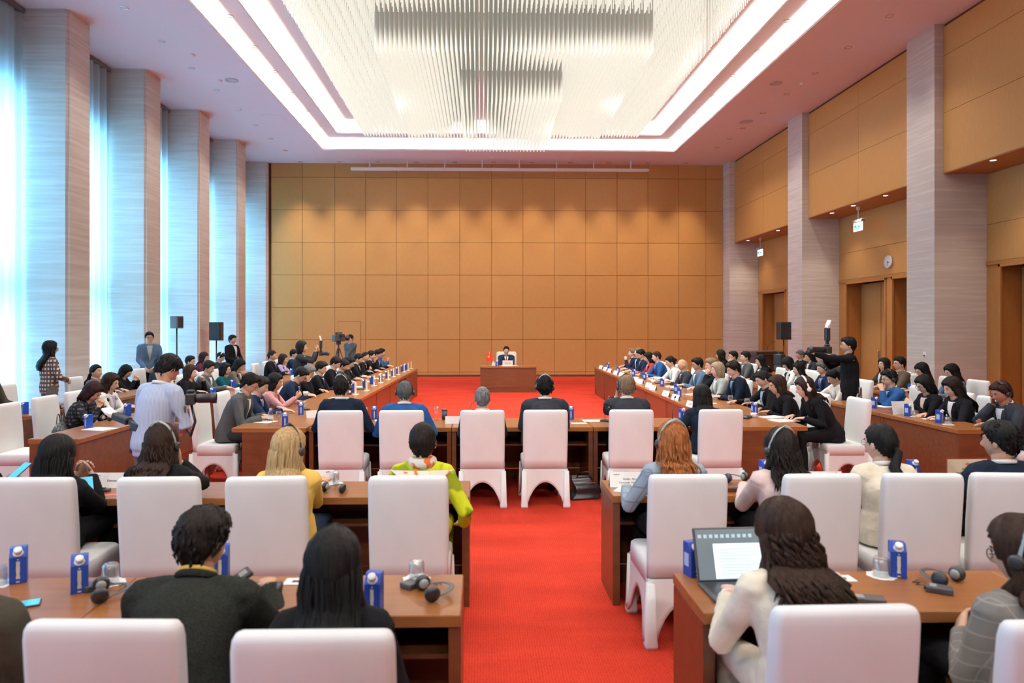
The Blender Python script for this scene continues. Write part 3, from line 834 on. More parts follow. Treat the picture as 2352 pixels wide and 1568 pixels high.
def mic(px, py, rz, lab):
    p = onZ(px, py, TH)
    t = thing('gooseneck_microphone', lab, 'microphone', (p.x, p.y, TH), rz, 'gooseneck microphones')
    bm = bmesh.new(); rloft(bm, [((0, 0, 0), .06, .045, .01), ((0, 0, .02), .055, .04, .01), ((0, .01, .03), .04, .02, .008)], 3); mk('base', done(bm), t, BLACK)
    pts = [Vector((0, .01, .028)), Vector((0, .02, .12)), Vector((0, -.02, .20)), Vector((0, -.09, .245)), Vector((0, -.17, .27))]
    bm = bmesh.new(); tube(bm, pts, .004, 6); mk('neck', done(bm, smooth=True), t, BLACK)
    bm = bmesh.new(); tube(bm, [Vector((0, -.165, .269)), Vector((0, -.18, .274)), Vector((0, -.21, .282)), Vector((0, -.222, .285))], [.005, .011, .011, .005], 8); mk('capsule', done(bm, smooth=True), t, BLACK)
def bag(x, y, z, rz, lab, m, w=.16, d=.06, h=.2, handle=True, kind='handbag'):
    t = thing(kind, lab, 'bag', (x, y, z), rz)
    bm = bmesh.new()
    rloft(bm, [((0, 0, 0), w * .9, d, .02), ((0, 0, h * .3), w, d * 1.15, .03), ((.01, 0, h * .7), w * .92, d * .8, .02), ((0, 0, h), w * .85, d * .35, .008)], 4)
    for v in bm.verts: v.co += Vector((0, .012 * math.sin(v.co.z * 40 + v.co.x * 25), 0))
    mk('bag_body', done(bm, smooth=True), t, m)
    if handle:
        for s in (-1, 1):
            bm = bmesh.new(); tube(bm, [Vector((w * .5 * math.cos(math.pi * k / 10), s * d * .4, h * .92 + .13 * math.sin(math.pi * k / 10))) for k in range(11)], .007, 6)
            mk('handle', done(bm, smooth=True), t, m)

# cartons (pixel of the foot on the desk)
for px, py, lab, rz in ((43, 1335, 'blue water carton at the far left of the first row, above the smartphone', .5), (183, 1357, 'blue water carton behind the headphones on the first row left desk', .5),
        (859, 1403, 'blue water carton in front of the upturned glass near the aisle, first row left', -.1), (2061, 1322, 'blue water carton beside the upturned glass on the first row right desk', -.35),
        (1592, 1320, 'blue water carton half hidden behind the open laptop', .3), (508, 1330, 'blue water carton hidden behind the man in the dark tweed jacket', .2),
        (1757, 1104, 'blue water carton by the woman in the pink jacket, second row right', .2), (2097, 1104, 'blue water carton right of the woman in the cream jacket, second row', .1),
        (655, 979, 'blue water carton beside the plastic bottle on the left end of the cross row', .2), (860, 962, 'blue water carton right of the man in the dark navy suit, cross row', .1),
        (1312, 962, 'blue water carton at the right elbow of the black haired delegate, cross row', -.2), (1567, 967, 'blue water carton left of the long haired woman in the cross row', .3),
        (1733, 951, 'blue water carton next to the white cup on the right end of the cross row', .1), (691, 952, 'blue water carton in front of the woman in the pink jacket', .3)):
    carton(px, py, lab, rz)
for i, (px, py) in enumerate([(810, 901), (837, 891), (853, 882), (874, 876), (889, 868), (902, 864), (913, 858), (924, 853), (932, 849)]):
    carton(px, py, 'blue water carton, %s along the left arm of the U table' % ordn(i), -1.2, 'water cartons on the left arm')
for i, (px, py) in enumerate([(1560, 912), (1553, 903), (1521, 887), (1481, 872), (1455, 864), (1420, 856), (1396, 846)]):
    carton(px, py, 'blue water carton, %s along the right arm of the U table' % ordn(i), 1.2, 'water cartons on the right arm')
for px, py, lab, rz in ((2008, 937, 'blue water carton before the man in the bright blue suit with headset', .8), (2085, 955, 'blue water carton by the printed sheets, right outer row', .7), (2158, 971, 'blue water carton next to the upturned glass, right outer row', .6), (1951, 913, 'blue water carton beside the brown handbag, right outer row', .7),
        (203, 983, 'blue water carton at the near end of the left outer row', -.6), (293, 955, 'blue water carton in front of the woman in the white jacket', -.6), (489, 913, 'blue water carton at the near end of the far left outer block', -.5), (535, 892, 'blue water carton in front of the woman in teal', -.6)):
    carton(px, py, lab, rz)
carton(2091, 902, 'blue water carton on the row nearest the doors', .6); carton(540, 862, 'blue water carton on the row nearest the curtains', -.6); carton(57, 950, 'blue water carton on the near end of the curtain side row', -.6)
carton(670, 862, 'blue water carton in front of the woman in the lilac jacket', -.6)
# name cards on the arms
CARDB = boxm(-.085, .085, -.004, .004, 0, .19); CARDB.materials.append(CREAM)
CARDF = boxm(-.09, .09, -.045, .045, 0, .006); CARDF.materials.append(CREAM)
for i, (px, py) in enumerate([(822, 906), (847, 897), (864, 886), (879, 879), (896, 871), (908, 865), (919, 860), (932, 854), (941, 850), (948, 846)]):
    p = onZ(px, py, TH)
    t = thing('name_stand', 'upright cream name stand, %s along the left arm edge of the U table' % ordn(i), 'name stand', (p.x - .04, p.y, TH), FACE_E, 'name stands on the left arm')
    mk('card', CARDB, t, None, (0, 0, .006)); mk('foot', CARDF, t)
for i, (px, py) in enumerate([(1585, 935), (1550, 919), (1528, 910), (1498, 896), (1488, 890), (1469, 881), (1458, 876), (1425, 864), (1412, 860), (1398, 855), (1388, 851), (1378, 847)]):
    t = tent(px + 3, py - 1, 'white folded name card, %s along the right arm edge of the U table' % ordn(i), FACE_W + math.pi + .25, None, group='name cards on the right arm')
    bm = bmesh.new()
    for s_, w_ in ((.34, .05), (.5, .035)):
        y_ = -.032 * (1 - s_) - .0014; bbox(bm, -w_, w_, y_ - .0004, y_, .085 * s_, .085 * s_ + .006)
    me_ = done(bm); me_.materials.append(INKG); mk('printed_lines', me_, t)
tent(722, 958, 'small white name card left of the dark navy suit in the cross row', .5)
# second row plates
tent(258, 1117, 'white name plate on the second row left desk by the headset woman', .0, [('Kenvue', .022, .42, .01)], TENTB)
tent(720, 1110, 'white name plate with red and blue logo beside the woman in yellow', .0, None, TENTB)
tent(1447, 1115, 'white name plate with two printed lines by the red haired woman', -.02, [('Opella - Sanofi', .019, .48, 0), ('Consumer Healthcare', .019, .25, 0)], TENTB)
tent(1885, 1114, 'white name plate behind the empty looking chair, second row right', 0, None, TENTB)
pp = onY(2222, 1077, 4.98)
t = thing('name_stand', 'cream name stand with an orange emblem in a clear holder, second row right', 'name stand', (pp.x, 4.98, TH), 0)
mk('card', boxm(-.148, .148, -.002, .002, .012, .165), t, CREAM)
mk('holder', boxm(-.152, .152, .003, .006, .004, .175), t, GLASS); mk('foot', boxm(-.152, .152, -.04, .04, 0, .004), t, GLASS)
for s, zz in (('EU-ASEAN', .088), ('BUSINESS COUNCIL', .06)):
    tm = text_mesh(s, .019); tm.materials.append(INK); mk('lettering', tm, t, None, (0, -.0032, zz), (HD, 0, 0))
bm = bmesh.new(); vs_ = [bm.verts.new((x, -.0035, z)) for x, z in ((-.02, .128), (-.012, .136), (-.004, .136), (0, .144), (.004, .136), (.012, .136), (.02, .128), (.008, .124), (-.008, .124))]; bm.faces.new(vs_)
me_ = done(bm); me_.materials.append(mat('emblem_orange', (.65, .16, .03), .7)); mk('emblem', me_, t)
# first row things
tumbler(957, 1329, 'glass tumbler behind the headphones near the aisle, first row'); tumbler(254, 1338, 'glass tumbler on the first row left desk beside the carton'); tumbler(2024, 1322, 'glass tumbler on the first row right desk'); tumbler(-4, 1342, 'glass tumbler cut by the left frame edge')
p = onZ(755, 1109, TH); tumbler(768, 1110, 'glass tumbler by the name plate near the woman in yellow'); tumbler(1738, 1110, 'glass tumbler left of the woman in the pink jacket'); tumbler(2178, 975, 'glass tumbler beside the carton on the right outer row'); tumbler(2103, 957, 'glass tumbler beside the printed sheets, right outer row')
for px, py, rz, lab in ((985, 1368, -1.2, 'black headphones lying near the aisle on the first row left desk'), (235, 1372, -1.1, 'black headphones lying by the smartphone on the first row left desk'), (2175, 1340, .5, 'black headphones lying on the first row right desk'), (600, 1372, .1, 'black headphones held down by the man in the tweed jacket'), (768, 1130, -.4, 'grey headphones beside the woman in yellow'), (1690, 1118, .3, 'grey headphones on the leather notebooks, second row right'), (2060, 948, .8, 'black headphones among papers on the right outer row'), (245, 966, -.5, 'black headphones on the left outer row desk'), (150, 940, -.5, 'black headphones on the row nearest the curtains')):
    p = onZ(px, py, TH); headphone_set(p.x, p.y, rz, lab, z=TH + (.037 if px == 1690 else 0), receiver=py > 1000 and px not in (600, 1690))
p = onZ(1990, 1382, TH); r = thing('receiver', 'long black receiver lying right of the curly haired woman', 'receiver', (p.x, p.y, TH), 1.3, 'interpretation receivers')
mk('receiver_body', boxm(-.03, .03, -.07, .07, 0, .024, .005, 2), r, DGREY); mk('display', boxm(-.018, .018, .01, .045, .024, .0248), r, GREY)
for px, py, lab in ((690, 1336, 'white desk socket plate behind the straight haired woman'), (1925, 1329, 'white desk socket plate right of the curly haired woman')):
    p = onZ(px, py, TH); t = thing('socket_plate', lab, 'socket', (p.x, p.y, TH), 0)
    mk('plate', boxm(-.07, .07, -.04, .04, 0, .004, .001), t, WHITE); mk('slot', boxm(-.035, .035, -.014, .010, .004, .0046), t, BLACK)
p = onZ(42, 1392, TH); phone((p.x, p.y, TH), -1.1, 'smartphone with a blue screen lying on the first row left desk')
p = onZ(232, 1128, TH); r = thing('receiver', 'flat black receiver in front of the left name plate', 'receiver', (p.x, p.y, TH), 1.5, 'interpretation receivers')
mk('receiver_body', boxm(-.025, .025, -.06, .06, 0, .02, .004), r, DGREY); mk('belt_clip', boxm(-.012, .012, -.03, .03, .02, .026), r, BLACK)
sheet(262, 1136, .12, .05, .2, 'coral pink paper slip on the second row left desk', mat('coral_paper', (.75, .16, .15), .8))
sheet(1455, 1122, .21, .28, -.5, 'printed white paper under the red haired woman\'s arm'); sheet(1367, 966, .3, .2, 0, 'pale blue folder on the cross row', mat('pale_blue_card', (.45, .6, .75), .7))
sheet(1800, 966, .3, .22, .3, 'white papers in front of the woman with the white headset', n=4); sheet(1775, 958, .3, .2, .5, 'white notepad by the white cup', n=3)
sheet(605, 968, .28, .2, -.3, 'white paper under the pen of the man in the grey suit'); sheet(730, 945, .2, .28, .4, 'white paper by the round faced man in glasses')
sheet(230, 985, .3, .22, -.3, 'white paper on the left outer row by the carton', n=2); sheet(2035, 933, .3, .22, .3, 'white open papers on the right outer row', n=2); sheet(2135, 962, .16, .12, .3, 'small white napkin on the right outer row')
sheet(880, 965, .2, .14, .2, 'white napkin right of the dark navy suit, cross row'); sheet(1330, 972, .18, .1, 0, 'white napkin by the carton, cross row'); sheet(462, 908, .3, .22, -.4, 'white papers on the far left outer block', n=2)
for i, (px, py) in enumerate([(770, 915), (800, 899), (825, 888), (850, 876), (868, 869), (885, 861)]):
    sheet(px, py, .22, .3, -.2 + .13 * i, 'white paper, %s in line before the suited delegates of the left arm' % ordn(i))
for i, (px, py) in enumerate([(1620, 925), (1590, 906), (1545, 889), (1500, 872), (1478, 864), (1440, 853)]):
    sheet(px, py, .22, .3, .3 - .1 * i, 'white paper, %s in line before the delegates of the right arm' % ordn(i))
for px, py, lab in ((838, 967, 'stemmed goblet behind the carton right of the dark navy suit'), (1002, 965, 'stemmed goblet at the right arm of the man in bright blue'), (640, 977, 'stemmed goblet between bottle and carton on the left desk end'), (697, 948, 'stemmed goblet before the woman in pink'), (1573, 917, 'stemmed goblet near the blonde woman, right arm'), (1678, 934, 'stemmed goblet before the man in dark navy, right arm'), (1716, 942, 'stemmed goblet before the two women in black'), (862, 888, 'stemmed goblet before the tablet, left arm'), (815, 898, 'stemmed goblet near the name stands, left arm'), (1412, 854, 'stemmed goblet at the far end of the right arm')):
    goblet(px, py, lab)
cupf(1731, 959, 'white coffee cup beside the notepad on the right end of the cross row'); cupf(1500, 880, 'white coffee cup among cards on the right arm'); cupf(1535, 893, 'white coffee cup before the bald man')
for px, py, rz, lab in ((1080, 966, .6, 'gooseneck microphone in front of the grey haired man'), (1390, 968, .9, 'gooseneck microphone left of the man with hand on chin'), (1545, 968, .9, 'gooseneck microphone by the long haired woman in the cross row')):
    mic(px, py, rz + HD * 1.15, lab)
# dark conference units on the arms
CU = None
bm = bmesh.new(); rloft(bm, [((0, 0, 0), .09, .06, .02), ((0, 0, .02), .085, .055, .02), ((0, .01, .035), .06, .03, .01)], 4); CU = done(bm, smooth=True); CU.materials.append(BLACK)
for i, (px, py) in enumerate([(1604, 921), (1552, 897), (1513, 880), (1475, 866), (700, 940), (755, 921), (795, 905), (825, 894), (1712, 960)]):
    p = onZ(px, py, TH); tag(mk('conference_unit', CU, None, None, (p.x, p.y, TH), (0, 0, .5 * i)), 'low black conference unit, %s of those on the U table' % ordn(i), 'conference unit', 'conference units on the U table')
# plastic bottle
p = onZ(621, 977, TH); t = thing('plastic_bottle', 'clear plastic water bottle beside the writing man', 'bottle', (p.x, p.y, TH))
bm = bmesh.new(); lathe(bm, [(0, 0), (.029, 0), (.031, .01), (.031, .06), (.029, .065), (.031, .07), (.031, .13), (.022, .155), (.012, .175), (.012, .185)], 16); mk('bottle_body', done(bm, smooth=True), t, GLASS)
bm = bmesh.new(); lathe(bm, [(.0315, .08), (.0315, .12)], 16); mk('label_band', done(bm, smooth=True), t, PAPER); bm = bmesh.new(); lathe(bm, [(.014, .18), (.014, .198), (0, .198)], 12); mk('cap', done(bm, smooth=True), t, mat('pale_blue_cap', (.3, .5, .75), .4))
p = onZ(1021, 963, TH); t = thing('travel_mug', 'dark metal travel mug by the man in the bright blue suit', 'mug', (p.x, p.y, TH)); bm = bmesh.new(); lathe(bm, [(0, 0), (.032, 0), (.036, .11), (0, .11)], 16); mk('mug_body', done(bm, smooth=True), t, DGREY); bm = bmesh.new(); lathe(bm, [(.037, .11), (.037, .122), (.03, .128), (0, .128)], 16); mk('lid', done(bm, smooth=True), t, BLACK)
tent(1043, 972, 'white name card left of the grey haired man in the cross row', 0.0, None)
# leather notebooks
p = onZ(1690, 1124, TH)
for k in range(2):
    o = mk('leather_notebook', boxm(-.11, .11, -.07, .07, 0, .018, .003), None, mat('brown_leather', (.13, .05, .03), .5), (p.x + .01 * k, p.y, TH + .018 * k), (0, 0, .15 * k)); tag(o, ['lower brown leather notebook on the second row right desk', 'upper brown leather notebook carrying the grey headphones'][k], 'notebook')
# laptop
pl = onZ(1690, 1352, TH)
t = thing('laptop', 'open laptop with a document on its lit screen, first row right', 'laptop', (pl.x + .02, 2.895, TH), .05)
mk('keyboard_deck', boxm(-.17, .17, -.12, .12, 0, .018, .004), t, DGREY)
mk('key_field', boxm(-.15, .15, -.03, .10, .018, .0188), t, BLACK)
lid = mk('screen_lid', boxm(-.17, .17, -.006, .006, 0, .23, .004), t, DGREY, (0, .12, .016), (R(-18), 0, 0))
mk('display', boxm(-.16, .16, -.0075, -.006, .008, .222), lid, mat('screen_grey', (.10, .12, .13), .3, emit=.35, emitcol=(.25, .32, .36)))
mk('document_page', boxm(-.085, .15, -.0085, -.0075, .012, .16), lid, mat('screen_page', (.6, .8, .95), .3, emit=.95, emitcol=(.62, .84, 1.0)))
for k in range(9):
    mk('text_line', boxm(-.06, .12 - .02 * (k % 3), -.0092, -.0085, .03 + .013 * k, .033 + .013 * k), lid, mat('screen_text', (.3, .5, .65), .4, emit=.45, emitcol=(.35, .6, .8)))
for k in range(10):
    mk('ribbon_icon', boxm(-.15 + .026 * k, -.135 + .026 * k, -.0088, -.0075, .185, .2), lid, mat('screen_icon', (.3, .4, .45), .4, emit=.5, emitcol=(.45, .6, .66)))
# floor and chair bags
p = onZ(1338, 1142, 0)
t = thing('leather_bag', 'crumpled black leather bag on the carpet beside the middle chair', 'bag', (p.x, p.y, 0), .2)
BLE = mat('black_leather', (.02, .02, .022), .28)
bm = bmesh.new(); secs_ = []
for q in range(15):
    f = q / 14; secs_.append(((.03 * math.sin(5 * f), .01 * math.sin(9 * f), .25 * f), .155 * (1 - .35 * f) , .10 * (1 - .72 * f) + .008, .02 * (1 - .6 * f)))
rloft(bm, secs_, 8)
for v in bm.verts:
    if v.co.z > .005: v.co += Vector((noise.noise(v.co * 16), noise.noise(v.co * 16 + Vector((9, 0, 0))), .6 * noise.noise(v.co * 14 + Vector((0, 5, 0))))) * .028
    v.co.z = max(v.co.z, 0)
mk('bag_body', done(bm, smooth=True), t, BLE)
curve_tube('handle', [(-.08, -.02, .22), (-.06, -.06, .29), (.04, -.07, .30), (.10, -.03, .20)], .008, BLE, t)
curve_tube('shoulder_strap', [(.12, 0, .18), (.19, -.03, .10), (.22, -.05, .01), (.30, -.02, .008)], .007, BLE, t)
mk('zip_trim', boxm(.02, .12, -.075, -.068, .17, .178), t, CHROME)
# lectern
p = onY(1752, 840, 18.2)
t = thing('lectern', 'dark wooden lectern with a microphone at the door side', 'lectern', (p.x, 18.2, 0), .35)
mk('lectern_body', boxm(-.42, .42, -.22, .25, .0, 1.12, .01), t, mat('dark_walnut', (.045, .02, .014), .45)); mk('reading_top', boxm(-.46, .46, -.28, .27, 1.12, 1.24, .01), t, mat('dark_walnut', (.045, .02, .014), .45))
bm = bmesh.new(); tube(bm, [Vector((.15, 0, 1.24)), Vector((.16, -.02, 1.36)), Vector((.2, -.1, 1.44)), Vector((.26, -.16, 1.5))], [.006, .006, .006, .012], 6); mk('microphone', done(bm, smooth=True), t, BLACK)
# loudspeakers on stands
def speaker(px, pyt, pyb, w_px, Y, rz, lab, tone=None):
    a = onY(px, pyt, Y); b = onY(px, pyb, Y); h = a.z - b.z; w = w_px * Y / F
    t = thing('speaker_stand', 'black pole stand carrying the %s' % lab, 'stand', (a.x, Y, 0), rz)
    curve_tube('pole', [(0, 0, .35), (0, 0, b.z - .02)], .02, BLACK, t)
    for k in range(3):
        an = k * 2.094 + .4; curve_tube('leg', [(0, 0, .55), (.42 * math.cos(an), .42 * math.sin(an), .01)], .013, BLACK, t)
    mk('collar', boxm(-.03, .03, -.03, .03, .5, .62, .008), t, BLACK)
    s = thing('loudspeaker', lab, 'loudspeaker', (a.x, Y, b.z - .02), rz)
    bm = bmesh.new(); rloft(bm, [((0, 0, 0), w / 2, .14, .03), ((0, 0, h), w / 2, .14, .03)], 4); mk('cabinet', done(bm), s, tone or BLACK)
    mk('grille', boxm(-w / 2 + .02, w / 2 - .02, -.15, -.135, .03, h - .03, .004), s, mat('speaker_grille', (.012, .012, .013), .7))
speaker(497, 738, 780, 26, 19.6, 0, 'black loudspeaker on the window side before the fourth pier'); speaker(406, 724, 752, 18, 17.6, R(62), 'grey cabinet loudspeaker turned sideways, window side', mat('grey_cabinet', (.16, .15, .15), .5)); speaker(1800, 738, 778, 27, 19.0, 0, 'black loudspeaker on the door side by the stone pier')
# table flag on the head desk
p = onY(1124, 836, HDY + .12)
t = thing('table_flag', 'small red table flag with a yellow star on the head desk', 'flag', (p.x, HDY + .12, TH), 0)
bm = bmesh.new(); lathe(bm, [(0, 0), (.05, 0), (.045, .012), (.01, .02), (.006, .03)], 12); mk('base', done(bm, smooth=True), t, CHROME); curve_tube('staff', [(0, 0, .02), (0, 0, .42)], .006, mat('brass', (.7, .5, .2), .3, 1.0), t)
bm = bmesh.new(); rows = []
for i in range(9):
    s = i / 8; rows.append([bm.verts.new((-.085 + .17 * s, -.012 * math.sin(6 * s), .40 - (.16 if j else 0) - .05 * abs(2 * s - 1) - (0.03 if j else 0) * (1 - abs(2 * s - 1)) - (.06 * j))) for j in (0, 1)])
for a, b in zip(rows, rows[1:]): bm.faces.new((a[0], b[0], b[1], a[1]))
mk('cloth', done(bm, smooth=True), t, mat('flag_red', (.75, .03, .015), .7))
bm = bmesh.new(); vs_ = [bm.verts.new((-.022 + (.04 if k % 2 == 0 else .016) * math.sin(math.pi * k / 5), -.018, .27 + (.04 if k % 2 == 0 else .016) * math.cos(math.pi * k / 5))) for k in range(10)]; bm.faces.new(vs_); mk('star', done(bm), t, mat('flag_star', (.9, .55, .02), .6))
p = onY(1166, 838, HDY + .08)
t = thing('name_stand', 'cream name stand in front of the man at the head desk', 'name stand', (p.x, HDY + .08, TH), 0)
mk('card', boxm(-.15, .15, -.004, .004, 0, .165), t, mat('ivory_card', (.72, .68, .6), .8)); mk('foot', boxm(-.15, .15, -.03, .03, 0, .004), t, WHITE)
for k in range(2): mk('printed_line', boxm(-.09, .09, -.0048, -.004, .06 + .03 * k, .074 + .03 * k), t, INKG)
carton(0, 0, 'blue water carton on the head desk left of the name stand', 0, at=(onY(1142, 836, HDY + .16).x, HDY + .16, TH))
p = onY(1135, 836, HDY + .2); t = thing('tissue_box', 'white tissue box beside the carton on the head desk', 'tissue box', (p.x - .02, HDY + .26, TH)); mk('box_body', boxm(-.05, .05, -.05, .05, 0, .08, .006), t, WHITE); bm = bmesh.new(); ellip(bm, (0, 0, .095), (.03, .03, .03), 8, 6); mk('tissue', done(bm, smooth=True), t, PAPER)
o = mk('paper_sheet', boxm(-.25, .25, -.12, .12, 0, .003), None, PAPER, (onY(1170, 836, HDY + .3).x, HDY + .32, TH)); tag(o, 'white papers before the man at the head desk', 'paper', 'papers on the desks')
# ---------------------------------------------------------------- people: materials
def fabric(name, col, pat='plain', col2=None, k=40):
    key = 'cloth_' + name
    if key in MATS: return MATS[key]
    c0 = tuple(c * 0.82 for c in col); c1 = tuple(min(1, c * 1.15) for c in col)
    if pat == 'plain':
        return mat(key, col, 0.9, spec=0.06, build=noisy(7, c0, c1, (1, 1, 1), 5, 0.55, bdist=.03))
    if pat == 'tweed':
        return mat(key, col, 0.95, spec=0.1, build=noisy(160, col, col2, (1, 1, 1), 2, 0.4, lo=.42, hi=.62))
    if pat == 'print':
        return mat(key, col, 0.8, spec=0.15, build=noisy(k, col, col2, (1, 1, 1), 2, 0.1, lo=.52, hi=.6))
    def b(t, p):
        v = coords(t, (1, 1, 1), 'Object'); sx = nd(t, 'ShaderNodeSeparateXYZ'); t.links.new(v, sx.inputs[0])
        masks = []
        for ax in ((0, 2) if pat in ('check', 'plaid') else (0,)):
            src = sx.outputs[ax]
            if ax == 0:
                ad = nd(t, 'ShaderNodeMath', operation='ADD'); t.links.new(sx.outputs[0], ad.inputs[0]); t.links.new(sx.outputs[1], ad.inputs[1]); src = ad.outputs[0]
            m1 = nd(t, 'ShaderNodeMath', operation='MULTIPLY'); m1.inputs[1].default_value = k; t.links.new(src, m1.inputs[0])
            m2 = nd(t, 'ShaderNodeMath', operation='SINE'); t.links.new(m1.outputs[0], m2.inputs[0])
            m3 = nd(t, 'ShaderNodeMapRange'); lo = {'check': -.1, 'plaid': .90, 'stripe': .2}[pat]
            m3.inputs[1].default_value = lo; m3.inputs[2].default_value = lo + .15; t.links.new(m2.outputs[0], m3.inputs[0]); masks.append(m3.outputs[0])
        if len(masks) == 2:
            mm = nd(t, 'ShaderNodeMath', operation='MULTIPLY' if pat == 'check' else 'MAXIMUM'); t.links.new(masks[0], mm.inputs[0]); t.links.new(masks[1], mm.inputs[1]); f = mm.outputs[0]
        else: f = masks[0]
        mx = nd(t, 'ShaderNodeMixRGB'); mx.inputs[1].default_value = (*col, 1); mx.inputs[2].default_value = (*col2, 1)
        t.links.new(f, mx.inputs[0]); t.links.new(mx.outputs[0], p.inputs['Base Color'])
    return mat(key, col, 0.88, spec=0.12, build=b)
CL = dict(
    navy=fabric('navy', (.014, .022, .05)), black=fabric('black', (.010, .010, .012)), charcoal=fabric('charcoal', (.030, .034, .042)), grey=fabric('grey', (.075, .085, .09)),
    midnight=fabric('midnight', (.010, .016, .03)), blue=fabric('blue', (.025, .085, .24)), teal=fabric('teal', (.006, .06, .075)), pink=fabric('pink', (.58, .30, .30)), palepink=fabric('palepink', (.72, .56, .53)),
    white=fabric('white', (.74, .74, .73)), cream=fabric('cream', (.76, .69, .55)), lilac=fabric('lilac', (.42, .33, .55)), red=fabric('red', (.38, .03, .03)), wine=fabric('wine', (.13, .02, .03)),
    yellow=fabric('yellow', (.80, .52, .13)), lime=fabric('lime', (.55, .60, .02), 'print', (.22, .26, .01), 6), palegrey=fabric('palegrey', (.36, .40, .38)), brown=fabric('brown', (.09, .065, .045)), olive=fabric('olive', (.05, .045, .035)),
    tweed=fabric('tweed', (.012, .014, .012), 'tweed', (.024, .026, .022)), dots=fabric('dots', (.018, .018, .024), 'check', (.09, .09, .1), 130), gingham=fabric('gingham', (.11, .065, .055), 'check', (.62, .55, .48), 95),
    plaid=fabric('plaid', (.20, .19, .175), 'plaid', (.36, .35, .32), 105), bluecheck=fabric('bluecheck', (.28, .36, .42), 'plaid', (.12, .15, .21), 60), stripe=fabric('stripe', (.34, .40, .56), 'stripe', (.52, .56, .66), 420),
    sky=fabric('sky', (.40, .52, .66)), steel=fabric('steel', (.09, .14, .22)), puffer=fabric('puffer', (.015, .025, .04)), scarf=fabric('scarf', (.72, .66, .56), 'print', (.72, .16, .05), 16), jeans=fabric('jeans', (.02, .03, .06)), taupe=fabric('taupe', (.13, .10, .085)), ivory=fabric('ivory', (.70, .66, .60)),
    tie=fabric('tie', (.16, .02, .03)), tiebl=fabric('tiebl', (.03, .06, .16)), beige=fabric('beige', (.5, .45, .36)))
def skinmat(n, c):
    return mat('skin_' + n, c, 0.5, spec=0.35, build=noisy(9, tuple(x * .92 for x in c), tuple(min(1, x * 1.06) for x in c), (1, 1, 1), 3))
SKIN = dict(a=skinmat('a', (.62, .38, .27)), b=skinmat('b', (.56, .31, .20)), c=skinmat('c', (.68, .42, .33)), d=skinmat('d', (.40, .21, .13)))
LIPS = mat('lips', (.42, .14, .12), .4); EYE = mat('eye_dark', (.03, .02, .018), .15); EYEW = mat('eye_white', (.6, .58, .55), .3)
def hairmat(n, c, c2, sc=1.0):
    def b(t, p):
        v = coords(t, (38, 38, 2.0), 'Object'); nz = nd(t, 'ShaderNodeTexNoise'); nz.inputs['Scale'].default_value = 2.4 * sc; nz.inputs['Detail'].default_value = 4; t.links.new(v, nz.inputs['Vector'])
        t.links.new(ramp(t, nz.outputs['Fac'], [(.33, c), (.68, c2)]), p.inputs['Base Color'])
        bp = nd(t, 'ShaderNodeBump'); bp.inputs['Strength'].default_value = .5; bp.inputs['Distance'].default_value = .006; t.links.new(nz.outputs['Fac'], bp.inputs['Height']); t.links.new(bp.outputs[0], p.inputs['Normal'])
    return mat('hair_' + n, c, .55, spec=.10, build=b)
HAIR = dict(black=hairmat('black', (.003, .003, .0035), (.011, .0105, .0105)), dark=hairmat('dark', (.005, .004, .0035), (.018, .013, .011)), brown=hairmat('brown', (.010, .0055, .004), (.036, .018, .012)), grey=hairmat('grey', (.06, .065, .07), (.22, .22, .22)),
            salt=hairmat('salt', (.03, .03, .032), (.13, .13, .13)), blonde=hairmat('blonde', (.30, .19, .085), (.56, .39, .20)), ash=hairmat('ash', (.20, .145, .085), (.40, .30, .20)), red=hairmat('red', (.16, .045, .012), (.40, .15, .05)), wine=hairmat('wine', (.012, .005, .006), (.032, .012, .014)), tan=hairmat('tan', (.12, .08, .05), (.24, .17, .11)))
BAND = mat('headset_band', (.33, .37, .36), .3)

# ---------------------------------------------------------------- head, hair, hands
HX, HY, HZ = .0755, .096, .118
def sst(a, b, x):
    t = max(0.0, min(1.0, (x - a) / (b - a))); return t * t * (3 - 2 * t)
def headshape(d):
    x, y, z = d.x * HX, d.y * HY, d.z * HZ
    if d.z < 0:
        t = -d.z; x *= 1 - .26 * t * t
        if y < 0: y *= 1 - .42 * t * t
        else: y *= 1 - .04 * t
    elif y < 0: y *= 1.05
    if abs(x) > .001 and y > 0 and d.z > -.3: x *= 1 - .05 * (y / HY)
    return Vector((x, y, z))
def ga(x, s): return math.exp(-(x / s) ** 2)
def dirs(nlat, nlon, front=True):
    rows = []
    for j in range(nlat + 1):
        ph = math.pi * j / nlat; row = []
        if j in (0, nlat): rows.append([Vector((0, 0, math.cos(ph)))]); continue
        for k in range(nlon):
            u = 2 * math.pi * k / nlon
            lam = u - .5 * math.sin(u) if front else u      # denser around the face
            row.append(Vector((math.sin(ph) * math.sin(lam), math.sin(ph) * math.cos(lam), math.cos(ph))))
        rows.append(row)
    return rows
DIR_HI, DIR_LO = dirs(30, 44), dirs(14, 20)
DIR_HAIR, DIR_HAIR_LO = dirs(22, 44, False), dirs(13, 22, False)
def grid_faces(bm, rows, idx=None):
    for a, b in zip(rows, rows[1:]):
        n = max(len(a), len(b))
        for k in range(n):
            if len(a) == 1: f = bm.faces.new((a[0], b[(k + 1) % n], b[k]))
            elif len(b) == 1: f = bm.faces.new((a[k], a[(k + 1) % n], b[0]))
            else: f = bm.faces.new((a[k], a[(k + 1) % n], b[(k + 1) % n], b[k]))
            if idx: idx(f)
